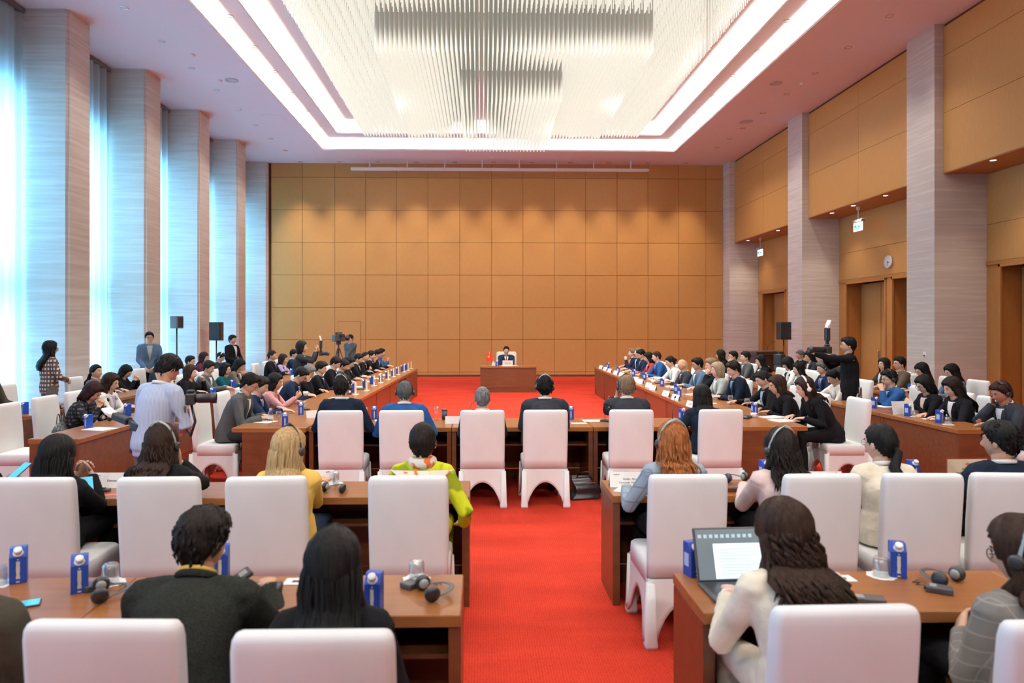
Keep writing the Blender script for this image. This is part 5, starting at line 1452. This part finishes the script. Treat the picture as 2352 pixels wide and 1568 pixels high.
# --- left arm of the U, facing the middle
gl = 'delegates along the left arm of the U table'
for (lab, px, py, kw) in [
    ('man with black hair and glasses in a grey suit, writing at the left desk end', 573, 857, dict(lean=24, pitch=32, hands='write', top='grey', glasses=True, pants='charcoal', close=True)),
    ('man in a navy suit half hidden behind the writing man in grey', 598, 864, dict(lean=20, pitch=24, hands='reach', top='navy', tie='tiebl', skin='c', hcol='dark')),
    ('woman with short black hair in a pink jacket lifting a cup', 632, 857, dict(sex='f', lean=16, pitch=12, hands='cup', hair='bob', top='pink', inner='wine', skin='b', hi=True)),
    ('man in glasses and navy suit bending low over his papers', 690, 843, dict(lean=30, pitch=42, hands='write', top='navy', glasses=True, tie='tiebl')),
    ('grey haired man resting his forehead on his hand', 708, 838, dict(lean=22, pitch=30, hands='cheekR', hcol='grey', top='black', skin='b')),
    ('man in a black suit sitting upright behind the bending man', 737, 829, dict(lean=12, pitch=18, hands='clasp', top='black', tie='tiebl')),
    ('man with thick black hair in a black suit looking down', 770, 819, dict(lean=14, pitch=34, hands='table', top='black', tie='tie')),
    ('man in a dark suit squeezed beside the thick haired man', 789, 829, dict(lean=16, pitch=30, hands='table', top='charcoal', skin='b')),
    ('man in glasses and black suit in the middle of the left arm', 803, 820, dict(lean=14, pitch=26, hands='table', top='black', glasses=True, tie='tiebl')),
    ('woman with black tied hair in a black suit holding a tablet', 823, 811, dict(sex='f', lean=14, pitch=30, hands='tablet', hair='tied', top='black')),
    ('man with thinning hair in a black suit on the left arm', 838, 808, dict(lean=14, pitch=34, hair='balding', top='black', skin='b')),
    ('man in black propping his chin on his hand', 853, 805, dict(lean=16, pitch=12, hands='chin', top='black')),
    ('man in a dark suit second from the far end of the left arm', 867, 803, dict(lean=12, pitch=24, top='black', hi=False)),
    ('man in a blue suit with a phone at the far end of the left arm', 876, 800, dict(lean=18, pitch=16, hands='phone', top='blue', hi=False))]:
    kw.setdefault('tie', None)
    res = P(lab, px, py, 'X', -2.92, FACE_E, group=gl, chair_lab=WC + 'under the ' + who(lab), **kw)
    if px == 632:
        w_ = res[3][1][1]; q = res[1] + Matrix.Rotation(FACE_E, 3, 'Z') @ (w_ + Vector((-.02, .12, .02)))
        tag(mk('coffee_cup', CUP, None, None, q), 'white cup lifted by the woman in the pink jacket', 'cup')
# --- right arm of the U
gr_ = 'delegates along the right arm of the U table'
for (lab, px, py, xx, kw) in [
    ('woman with a white headset in a black suit leaning on the right desk end', 1848, 866, 3.95, dict(sex='f', lean=34, pitch=16, hands='write', hair='wavy', hlen=1, hcol='brown', top='black', inner='black', headset='white', skin='c', close=True)),
    ('woman with long brown hair in black beside the headset woman', 1785, 862, 3.9, dict(sex='f', lean=26, pitch=14, hands='table', hair='long', hlen=1, hcol='brown', top='black', inner='black', skin='b')),
    ('woman with black hair in a bun and pale blue blouse looking down', 1752, 850, 3.9, dict(sex='f', lean=20, pitch=28, hands='reach', hair='bun', top='black', inner='sky')),
    ('dark haired man in a navy suit with a lanyard looking down', 1685, 829, 3.95, dict(lean=16, pitch=22, hands='clasp', top='midnight', inner='sky', tie='tiebl', skin='c', hcol='dark', close=True)),
    ('woman with a blonde bob in a pale grey jacket', 1648, 832, 3.9, dict(sex='f', lean=14, pitch=8, hair='bob', hcol='ash', top='palegrey', skin='c')),
    ('man with light grey hair behind the blonde woman', 1634, 822, 3.95, dict(lean=12, pitch=10, hcol='tan', top='black', skin='c', hands='chin')),
    ('man with black hair and glasses in a blue suit folding his hands', 1602, 821, 3.95, dict(lean=14, pitch=12, hands='clasp', top='steel', glasses=True, skin='b', bulk=1.1)),
    ('bald man in a dark suit', 1568, 823, 4.0, dict(lean=14, pitch=18, hair='bald', top='charcoal', skin='b', tie='tie')),
    ('woman with a black bun in a white jacket', 1540, 817, 4.0, dict(sex='f', lean=22, pitch=20, hands='reach', hair='bun', top='white', inner='white')),
    ('man with cropped hair and earpiece in a blue suit reaching across the desk', 1508, 806, 4.0, dict(lean=18, pitch=12, hands='reach', hair='crew', hcol='brown', top='blue', tie='tiebl', skin='c')),
    ('woman with long dark hair in a red jacket', 1490, 809, 4.05, dict(sex='f', lean=12, pitch=20, hair='long', hlen=1, top='red')),
    ('black haired man in a blue suit looking down at the far right arm', 1473, 802, 4.05, dict(lean=14, pitch=24, top='navy', tie='tiebl')),
    ('man in a dark suit with fair hair behind the raised hand', 1466, 798, 4.1, dict(lean=10, pitch=5, hcol='tan', top='navy', skin='c', hi=False)),
    ('fair haired man raising one hand at the far end of the right arm', 1452, 800, 4.05, dict(lean=10, pitch=4, hands='chest', hcol='tan', top='navy', skin='c', hi=False))]:
    P(lab, px, py, 'X', xx, FACE_W, group=gr_, chair_lab=WC + 'under the ' + who(lab), **kw)
# --- left outer row
go = 'people in the outer rows on the window side'
for (lab, px, py, kw) in [
    ('woman with a short dark bob in a black knitted top bending over her phone', 212, 877, dict(sex='f', lean=28, pitch=36, hands='phone', hair='bob', hcol='wine', top='dots', vneck=False, close=True)),
    ('woman with brown hair in a white jacket with a lanyard', 254, 857, dict(sex='f', lean=14, pitch=16, hands='clasp', hair='long', hlen=0, hcol='brown', top='white', inner='lilac', close=True)),
    ('woman with long brown wavy hair in a black lace top', 437, 838, dict(sex='f', lean=10, pitch=8, hands='chest', hair='wavy', hlen=2, hcol='brown', top='black', vneck=False, skin='c')),
    ('man with grey streaked hair in a charcoal suit gesturing over the desk', 479, 828, dict(lean=14, pitch=20, hands='reach', top='grey', hcol='dark')),
    ('woman with a black bob and glasses in a teal velvet top', 517, 834, dict(sex='f', lean=12, pitch=6, hair='bob', top='teal', vneck=False, glasses=True)),
    ('woman with dark hair in a grey jacket bowing her head', 549, 824, dict(sex='f', lean=14, pitch=34, hair='long', hlen=1, top='taupe', inner='beige')),
    ('man with receding hair in a black suit behind the left arm', 625, 804, dict(lean=6, pitch=8, hair='crew', hcol='dark', top='black', inner='sky', tie='tiebl', skin='b')),
    ('woman with long dark red hair in a lilac jacket', 650, 813, dict(sex='f', lean=10, pitch=12, hair='long', hlen=1, hcol='wine', top='lilac')),
    ('man in a navy suit beside the standing photographer', 675, 802, dict(lean=8, pitch=10, top='navy', hi=False))]:
    P(lab, px, py, 'X', -4.97, FACE_E, group=go, chair_lab=WC + 'under the ' + who(lab), **kw)
for (lab, px, py, kw) in [
    ('woman with a black ponytail in a dark top looking away', 221, 836, dict(sex='f', lean=6, pitch=0, hair='ponytail', top='taupe', vneck=False, yaw=-12)),
    ('woman with long black hair and glasses reading her notes', 288, 839, dict(sex='f', lean=18, pitch=32, hands='phone', hair='long', hlen=1, top='black', vneck=False, glasses='grey')),
    ('man hidden behind the photographer in the striped shirt', 366, 822, dict(lean=10, pitch=12, top='charcoal')),
    ('man with glasses in a white shirt behind the lace top woman', 437, 817, dict(lean=8, pitch=6, top='white', vneck=False, glasses='grey')),
    ('woman with long dark hair in a wine red top by the curtains', 468, 809, dict(sex='f', lean=8, pitch=10, hair='long', hlen=1, hcol='wine', top='wine', vneck=False)),
    ('man with headset bowing his head by the curtains', 506, 809, dict(lean=14, pitch=28, top='charcoal', headset='white'))]:
    P(lab, px, py, 'X', -6.68, FACE_E, group=go, chair_lab=WC + 'under the ' + who(lab), **kw)
# --- right outer rows
gq = 'people in the outer rows on the door side'
for (lab, px, py, xx, kw) in [
    ('man in a bright blue suit with headset raising his hands to his mouth', 2042, 849, 5.95, dict(lean=16, pitch=10, hands='chest', top='blue', headset='black', glasses=True, close=True)),
    ('woman with thick black hair reading printed sheets', 2124, 861, 5.95, dict(sex='f', lean=16, pitch=26, hands='tablet', hair='bob', top='black', inner='palepink', glasses=True, close=True)),
    ('woman with very long dark hair in a black suit looking down', 2188, 866, 5.95, dict(sex='f', lean=16, pitch=24, hands='table', hair='long', hlen=3, hcol='dark', top='black', inner='white', close=True)),
    ('man with curly brown hair and headset covering his face with his hand', 2300, 876, 6.0, dict(lean=20, pitch=22, hands='cheekR', hcol='brown', top='charcoal', headset='black', skin='d', close=True)),
    ('man with headset in a blue suit behind the standing cameraman', 1890, 829, 5.95, dict(lean=14, pitch=16, top='navy', headset='black', hcol='salt', inner='sky', tie='tiebl')),
    ('woman with long straight black hair in a pale green jacket', 1834, 832, 5.95, dict(sex='f', lean=10, pitch=14, hair='long', hlen=1, top='palegrey')),
    ('woman with a black fringe and glasses in a white jacket', 1810, 820, 5.95, dict(sex='f', lean=12, pitch=24, hair='bangs', hlen=1, top='white', inner='navy', glasses='grey')),
    ('woman with long black hair in black behind the right arm', 1747, 815, 5.9, dict(sex='f', lean=12, pitch=14, hair='long', hlen=2, top='black')),
    ('man with neat black hair in a grey suit', 1712, 807, 5.9, dict(lean=8, pitch=4, top='grey', tie='tie')),
    ('man with glasses resting his chin on folded hands', 1684, 806, 5.9, dict(lean=14, pitch=4, hands='chin', top='black', glasses=True)),
    ('woman with long dark hair seen from behind near the back corner', 1655, 803, 5.9, dict(sex='f', lean=8, pitch=4, hair='long', hlen=2, hcol='dark', top='black', yaw=-40, hi=False)),
    ('person in a pale linen jacket leaning over the desk beside the cameraman', 1915, 858, 5.95, dict(lean=20, pitch=30, top='ivory', hands='reach', hcol='black'))]:
    P(lab, px, py, 'X', xx, FACE_W, group=gq, chair_lab=WC + 'under the ' + who(lab), **kw)
for (lab, px, py, kw) in [
    ('older man with glasses in a dark suit near the lectern', 1838, 803, dict(lean=6, pitch=16, hair='crew', hcol='salt', top='black', glasses='grey', skin='b')),
    ('woman with long black hair and dark jacket near the lectern', 1860, 805, dict(sex='f', lean=10, pitch=20, hair='long', hlen=2, top='charcoal')),
    ('person whose forehead shows behind the camera', 1914, 814, dict(lean=8, pitch=8, top='charcoal', hi=False)),
    ('woman with a hair clip and long dark hair in brown', 2030, 822, dict(sex='f', lean=6, pitch=0, hair='long', hlen=2, hcol='dark', top='olive', yaw=10)),
    ('man with glasses and moustache in a brown tweed jacket', 2066, 819, dict(lean=4, pitch=2, top='brown', inner='white', glasses=True, skin='b', hands='clasp')),
    ('woman with glasses and black hair in a beige top bowing her head', 2118, 833, dict(sex='f', lean=14, pitch=26, hair='long', hlen=0, top='beige', vneck=False, glasses=True)),
    ('woman with long black hair in a steel blue top', 2186, 836, dict(sex='f', lean=10, pitch=20, hair='long', hlen=1, top='steel', vneck=False, glasses='grey'))]:
    P(lab, px, py, 'X', 7.68, FACE_W, group=gq, chair_lab=WC + 'under the ' + who(lab), **kw)
# --- cross row, seen from behind
MY = 7.42
gm = 'delegates of the cross row seen from behind'
for (lab, px, py, kw) in [
    ('man in a dark navy suit with a grey headset in the cross row', 787, 861, dict(lean=8, pitch=4, yaw=-14, headset='grey', top='midnight', hands='wide', hcol='dark')),
    ('man with cropped brown hair and black headset in a bright blue suit', 930, 873, dict(lean=12, pitch=8, hair='crew', hcol='salt', headset='black', top='blue', hands='wide', skin='b', bulk=1.06)),
    ('man with short grey hair low behind his chair', 1108, 887, dict(lean=6, pitch=4, hair='crew', hcol='grey', top='charcoal', hands='table')),
    ('delegate with thick black hair and headset in a charcoal suit', 1251, 861, dict(lean=8, pitch=4, headset='grey', hcol='black', top='charcoal', hands='table', bulk=1.08)),
    ('man with brown grey hair resting his hand on his chin, charcoal suit', 1438, 861, dict(lean=12, pitch=4, hcol='tan', top='charcoal', hands='cheekL', headset='black', yaw=6, skin='c', bulk=1.08)),
    ('woman with straight black hair in navy leaning left in the cross row', 1612, 884, dict(sex='f', lean=20, pitch=10, hair='long', hlen=1, top='midnight', hands='wide'))]:
    P(lab, px, py, 'Y', MY + .08, FACE_N, group=gm, close=True, hi=False, skin=kw.pop('skin', 'a'), **kw)
for i, (px, py) in enumerate([(780, 937), (922, 940), (1108, 933), (1253, 940), (1452, 936), (1655, 940)]):
    p = onY(px, py, MY - .26); chair(p.x, MY, [.03, 0, .0, 0, -.03, .02][i], WC + '%s from the left in the cross row' % ordn(i), 'chairs of the cross row')
# --- second row from the camera
SY = 4.28
gs = 'people of the second row seen from behind'
for (lab, px, py, kw) in [
    ('woman with long straight black hair in black, far left of the second row', 132, 1001, dict(sex='f', lean=8, pitch=10, yaw=-6, hair='long', hlen=3, top='black', hands='phone')),
    ('woman with wavy dark hair and headset, head on her hand', 372, 974, dict(sex='f', lean=16, pitch=8, hair='wavy', hlen=1, hcol='brown', top='black', hands='cheekR', headset='grey')),
    ('blonde woman in a yellow cardigan with crossed legs', 664, 983, dict(sex='f', lean=2, pitch=6, yaw=-22, hair='long', hlen=2, hcol='blonde', top='yellow', hands='cross', headset='black', skin='c', pants='jeans')),
    ('woman with short black hair in a lime green tunic and print scarf', 971, 968, dict(sex='f', lean=4, pitch=4, hair='crew', hcol='dark', top='lime', hands='low', scarf='scarf', vneck=False, pants='lime')),
    ('woman with auburn hair and headset in a grey blue checked jacket', 1545, 968, dict(sex='f', lean=8, pitch=4, hair='wavy', hlen=1, hcol='red', top='bluecheck', hands='wide', headset='grey', skin='c')),
    ('woman with dark hair and headset in a pale pink jacket touching her hair', 1793, 985, dict(sex='f', lean=6, pitch=8, yaw=10, hair='wavy', hlen=1, hcol='dark', top='palepink', hands='cheekR', headset='grey')),
    ('woman with a black ponytail in a cream jacket', 2022, 972, dict(sex='f', lean=10, pitch=6, yaw=22, hair='ponytail', top='cream', hands='table', glasses='grey')),
    ('man with short black hair in navy at the right end of the second row', 2297, 967, dict(lean=6, pitch=6, yaw=30, top='midnight', hands='table', skin='b'))]:
    P(lab, px, py, 'Y', SY + .06, FACE_N, group=gs, close=True, skin=kw.pop('skin', 'a'), hi=kw.pop('hi', True), **kw)
for i, (px, py, rz) in enumerate([(78, 1094, .0), (362, 1091, .03), (606, 1084, .06), (938, 1094, 0), (1580, 1097, .0), (1886, 1089, .02), (2124, 1079, -.05), (2330, 1074, -.08)]):
    p = onY(px, py, SY - .26); chair(p.x, SY, rz, WC + '%s from the left in the second row' % ordn(i), 'chairs of the second row')
# --- first row from the camera
FY = 2.36
gf = 'people of the first row seen from behind'
P('man with short black hair in a dark tweed jacket and a yellow lanyard', 465, 1166, 'Y', 2.40, FACE_N, lean=30, pitch=16, yaw=-18, top='tweed', hands='reach', skin='b', close=True, group=gf, collar='tweed', lanyard='yellow', tlmax=1.2, hcol='dark', bulk=1.05)
P('woman with straight black hair sitting low behind the front chair', 766, 1290, 'Y', 2.34, FACE_N, sex='f', lean=2, pitch=10, hair='long', hlen=3, top='black', hands='lap', close=True, group=gf)
P('woman with long curly dark hair in a cream jacket typing on a laptop', 1800, 1148, 'Y', 2.40, FACE_N, sex='f', lean=24, pitch=10, yaw=16, hair='curly', hlen=1, hcol='brown', top='cream', pants='cream', hands='table', skin='c', close=True, group=gf, glasses=True)
P('person with a grey headset in a grey plaid jacket at the right edge', 2352, 1238, 'Y', 2.40, FACE_N, sex='f', lean=8, pitch=14, yaw=34, hair='long', hlen=1, hcol='brown', top='plaid', hands='lap', close=True, group=gf, headset='grey', glasses=True)
for i, (px, py, rz) in enumerate([(245, 1418, -.03), (720, 1446, 0.0), (1937, 1400, .02), (2480, 1440, .0)]):
    Yc = 1568 * .88 / (py - 749); p = onY(px, py, Yc); chair(p.x, Yc + .26, rz, WC + '%s from the left in the front row' % ordn(i), 'chairs of the front row')
# --- head desk
P('man in a dark suit with a red tie sitting at the head desk', 1163, 795, 'Yh', HDY + .98, FACE_S, lean=10, pitch=4, hair='short', hcol='dark', top='navy', tie='tie', hands='clasp', group=None, bulk=1.05)
hx = onY(1163, 800, HDY + 1.1).x
t = thing('armchair', 'cream leather armchair behind the head desk', 'chair', (hx + .02, HDY + 1.14, 0), FACE_S)
LEATH = mat('cream_leather', (.62, .54, .42), .5)
bm = bmesh.new(); rloft(bm, [((0, -.27, .42), .30, .07, .05), ((0, -.31, .8), .32, .075, .06), ((0, -.345, 1.08), .31, .06, .05), ((0, -.35, 1.12), .27, .03, .02)], 5); mk('backrest', done(bm, smooth=True), t, LEATH)
bm = bmesh.new(); rloft(bm, [((0, 0, .34), .29, .28, .06), ((0, 0, .46), .30, .29, .06), ((0, 0, .49), .26, .25, .06)], 5); mk('seat', done(bm, smooth=True), t, LEATH)
for s in (-1, 1):
    bm = bmesh.new(); rloft(bm, [((s * .34, 0, .34), .04, .25, .03), ((s * .34, 0, .66), .045, .24, .03), ((s * .34, 0, .68), .03, .2, .02)], 4); mk('armrest', done(bm, smooth=True), t, LEATH)
    for q in (-1, 1): mk('leg', boxm(s * .26 - .02, s * .26 + .02, q * .22 - .02, q * .22 + .02, 0, .34), t, BLACK)
# --- standing people
_, r1, h1, a1 = P('standing photographer in a striped pale shirt looking down at his camera', 385, 814, 'Yh', 6.0, R(-28), stand=True, lean=12, pitch=40, top='stripe', vneck=False, hands='belly', skin='b', close=True, pants='taupe', collar='white', bulk=1.05)
_, r2, h2, a2 = P('cameraman in a black jacket holding a camera with a flash at the right', 1948, 774, 'Yh', 10.6, R(72), stand=True, lean=2, pitch=2, top='black', vneck=False, hands='camback', glasses='grey', close=True)
P('woman with long black hair in a checked jacket standing by the curtains', 116, 783, 'Yh', 11.4, R(-38), sex='f', stand=True, lean=2, pitch=2, hair='long', hlen=3, top='gingham', vneck=False, hands='belly', glasses=True, pants='taupe')
P('man in a dark blue suit with glasses standing by the second pier', 343, 762, 'Yh', 15.0, R(-150), stand=True, lean=0, pitch=2, top='steel', hands='belly', glasses=True, inner='palegrey')
_, r3, h3, a3 = P('man in a black jacket and open shirt standing by the fourth pier', 534, 769, 'Yh', 18.2, R(-110), stand=True, lean=2, pitch=4, top='black', inner='ivory', hands='belly', skin='b')
_, r4, h4, a4 = P('woman photographer with dark hair aiming a camera behind the left arm', 693, 783, 'Yh', 13.9, R(-82), sex='f', stand=True, lean=6, pitch=2, hair='bob', top='charcoal', hands='camera', hcol='dark', skin='b')
_, r5, h5, a5 = P('camera operator in a grey jacket behind the tripod', 804, 768, 'Yh', 21.0, R(150), stand=True, lean=2, pitch=2, top='grey', vneck=False, hands='cross', hi=False)
# --- partly visible people at the frame edges
P('person in a grey sleeve at the left frame edge near the curtains', -28, 800, 'X', -6.68, FACE_E, lean=10, pitch=10, top='olive', group=go, hi=False)
P('person in black with a tablet at the left frame edge, second row', -60, 985, 'Y', SY + .06, FACE_N, sex='f', lean=14, pitch=10, hair='long', top='black', hands='wide', group=gs, hi=False)
P('person in a grey tweed sleeve at the lower left frame corner', -90, 1240, 'Y', 2.40, FACE_N, lean=4, pitch=10, top='olive', hands='lap', group=gf, hi=False)
flush()
# ---------------------------------------------------------------- empty chairs
def ec(px, py, X, face, lab, jit=0.0):
    """px,py: middle of the top edge of the back"""
    p = onX(px, py, X); s = 1 if face == FACE_E else -1
    for o_ in COL.objects:
        if o_.name.startswith('banquet_chair') and (o_.location - Vector((X + s * .26, p.y, 0))).length < .5: print('SKIP', lab); return
    chair(X + s * .26, p.y, face + jit, WC + lab)
for px, py, X, face, lab, j in [(10, 927, -5.42, FACE_E, 'empty at the near end of the left outer row', 0), (118, 911, -5.42, FACE_E, 'with a woven tote bag on its seat', .05), (160, 870, -7.15, FACE_E, 'empty beside the standing woman in checks', .08), (205, 893, -7.2, FACE_E, 'empty in front of the ponytail woman', 0),
        (313, 852, -7.2, FACE_E, 'empty behind the woman reading notes', 0), (592, 838, -5.45, FACE_E, 'empty behind the grey jacket woman', 0), (606, 834, -5.45, FACE_E, 'empty beside the man with receding hair', 0), (10, 890, -7.2, FACE_E, 'empty at the left frame edge', 0),
        (1982, 841, 8.2, FACE_W, 'empty in front of the door behind the cameraman', 0), (1990, 868, 6.5, FACE_W, 'with a brown handbag on the door side', 0), (2240, 867, 8.2, FACE_W, 'empty on the row nearest the doors by the pier', 0), (1780, 838, 6.5, FACE_W, 'empty left of the fringe woman', 0)]:
    ec(px, py, X, face, lab, j)
# ---------------------------------------------------------------- bags and carried things
p = onX(140, 985, -5.15); bag(p.x, p.y, .495, R(-70), 'grey woven tote bag standing on an empty chair seat', mat('woven_tote', (.10, .12, .13), .8, build=noisy(60, (.04, .05, .06), (.2, .22, .22), lo=.45, hi=.55)), .18, .07, .22, True, 'tote_bag')
p = onX(1975, 922, 5.75); bag(p.x, p.y, TH, R(70), 'small brown handbag on the right outer row desk', mat('dark_leather', (.05, .02, .015), .4), .11, .04, .10)
def dslr(loc, rz, lab, tilt=0.0, lens=.16, flash=False, k=1.0):
    t = thing('photo_camera', lab, 'camera', loc, rz); t.rotation_euler = (tilt, 0, rz); t.scale = (k, k, k)
    mk('camera_body', boxm(-.07, .07, -.035, .035, -.05, .045, .01, 2), t, BLACK); mk('prism_hump', boxm(-.025, .025, -.03, .03, .045, .075, .008), t, BLACK)
    bm = bmesh.new(); tube(bm, [Vector((0, y, 0)) for y in (.03, .05, .06, .03 + lens * .7, .035 + lens * .7, .03 + lens)], [.034, .036, .040, .040, .046, .046], 16); ln = mk('lens', done(bm, smooth=True), t, BLACK)
    bm = bmesh.new(); lathe(bm, [(0, 0), (.038, 0)], 16); g2 = done(bm); o = mk('front_glass', g2, ln, mat('lens_glass', (.02, .03, .06), .05), (0, .031 + lens, 0), (HD, 0, 0))
    if flash:
        mk('flash_foot', boxm(-.02, .02, -.02, .02, .075, .12, .004), t, BLACK)
        fh = mk('flash_head', boxm(-.035, .035, -.03, .03, .12, .30, .01), t, BLACK)
        bm = bmesh.new(); rloft(bm, [((0, .0, .29), .035, .02, .008), ((0, -.01, .34), .055, .012, .008), ((0, -.03, .40), .05, .01, .008)], 3); mk('flash_bounce_card', done(bm), fh, WHITE)
    return t
def rootz(r, face, v): 
    return r + Matrix.Rotation(face, 3, 'Z') @ Vector(v)
q = onY(1900, 803, 10.45); dslr((q.x, 10.45, q.z), R(88), 'black camera with flash and bounce card in the cameraman\'s hands', 0, .22, True, 1.15)
q = onY(455, 915, 5.75); dslr((q.x - .06, 5.75, q.z), R(-75), 'black camera with a big lens in front of the striped shirt photographer', 0, .17)
q = onY(322, 978, 5.85); dslr((q.x, 5.85, q.z), R(70), 'second black camera hanging at the photographer\'s hip', R(-75), .2, True)
q = onY(737, 812, 13.75); dslr((q.x, 13.75, q.z), R(-85), 'small camera with flash held by the woman photographer', 0, .15, True, .9)
q = onY(436, 960, 5.8)
curve_tube('camera_strap', [(q.x + .02, 5.78, q.z + .12), (q.x + .07, 5.74, q.z - .02), (q.x + .03, 5.75, q.z - .14), (q.x - .05, 5.8, q.z - .05), (q.x - .04, 5.8, q.z + .1)], .012, BLACK, label='black camera strap hanging from the striped shirt photographer\'s hands', category='strap')
# tripod with video camera
q = onY(790, 780, 21.0)
t = thing('tripod', 'black tripod carrying the video camera by the back wall', 'tripod', (q.x, 20.2, 0))
for k in range(3):
    an = k * 2.094 + .5; curve_tube('leg', [(.03 * math.cos(an), .03 * math.sin(an), 1.25), (.45 * math.cos(an), .45 * math.sin(an), .01)], .018, BLACK, t)
curve_tube('centre_column', [(0, 0, .9), (0, 0, 1.38)], .025, BLACK, t); mk('fluid_head', boxm(-.06, .06, -.06, .06, 1.36, 1.45, .01), t, BLACK)
t = thing('video_camera', 'professional video camera on the tripod by the back wall', 'camera', (q.x, 20.2, 1.452), R(-35))
mk('camera_body', boxm(-.08, .08, -.2, .2, 0, .2, .015), t, DGREY); mk('top_handle', boxm(-.02, .02, -.12, .14, .24, .27, .008), t, BLACK); mk('handle_post', boxm(-.02, .02, -.1, -.07, .2, .24), t, BLACK); mk('viewfinder', boxm(.08, .2, -.04, .06, .14, .22, .01), t, BLACK)
bm = bmesh.new(); tube(bm, [Vector((0, .2, .1)), Vector((0, .3, .1)), Vector((0, .31, .1)), Vector((0, .38, .1))], [.06, .06, .08, .085], 14); mk('lens', done(bm, smooth=True), t, BLACK)
mk('shotgun_microphone', boxm(-.11, -.085, -.05, .25, .2, .225, .008), t, BLACK)
# camera on a tripod by the lectern
q = onY(1790, 835, 17.5)
t = thing('video_camera', 'black video camera rig in front of the lectern', 'camera', (q.x, 17.5, .78), .6)
mk('camera_body', boxm(-.1, .1, -.12, .12, .12, .4, .02), t, BLACK); mk('handle', boxm(-.02, .02, -.1, .1, .44, .47, .008), t, BLACK); mk('handle_post', boxm(-.02, .02, -.02, .02, .4, .44), t, BLACK); mk('plate', boxm(-.09, .09, -.1, .1, .0, .12), t, DGREY)
for k in range(3):
    an = k * 2.094; curve_tube('tripod_leg', [(0, 0, 0), (.3 * math.cos(an), .3 * math.sin(an), -.77)], .015, BLACK, t)
# held papers, phones
q = onY(2072, 935, 8.95); o = mk('printed_sheets', None)
bpy.data.objects.remove(o)
bm = bmesh.new(); rows = []
for i in range(9):
    f = i / 8 - .5; rows.append([bm.verts.new((f * .34, .05 * math.cos(f * 3), zz)) for zz in (0, .2)])
for a_, b_ in zip(rows, rows[1:]): bm.faces.new((a_[0], b_[0], b_[1], a_[1]))
q = onY(2078, 945, 8.75); tag(mk('printed_sheets', done(bm, smooth=True), None, PAPER, (q.x, 8.75, q.z - .06), (R(-12), 0, R(12))), 'white printed sheets held up by the thick haired woman', 'paper')
q = onY(200, 1117, 4.55); phone((q.x, 4.55, q.z), .6, 'smartphone with a blue screen held by the long haired woman, second row', R(40))
q = onY(45, 1083, 4.60); phone((q.x, 4.60, q.z), -.4, 'smartphone with a blue screen at the left frame edge, second row', R(35))
q = onY(552, 1326, 2.62); t = thing('receiver', 'dark receiver box held up by the man in tweed', 'receiver', (q.x, 2.62, q.z), .8, 'interpretation receivers'); t.rotation_euler = (.5, .3, -.8); mk('receiver_body', boxm(-.022, .022, -.045, .045, -.012, .012, .004), t, DGREY); mk('display', boxm(-.012, .012, .0, .03, .012, .0128), t, GREY)
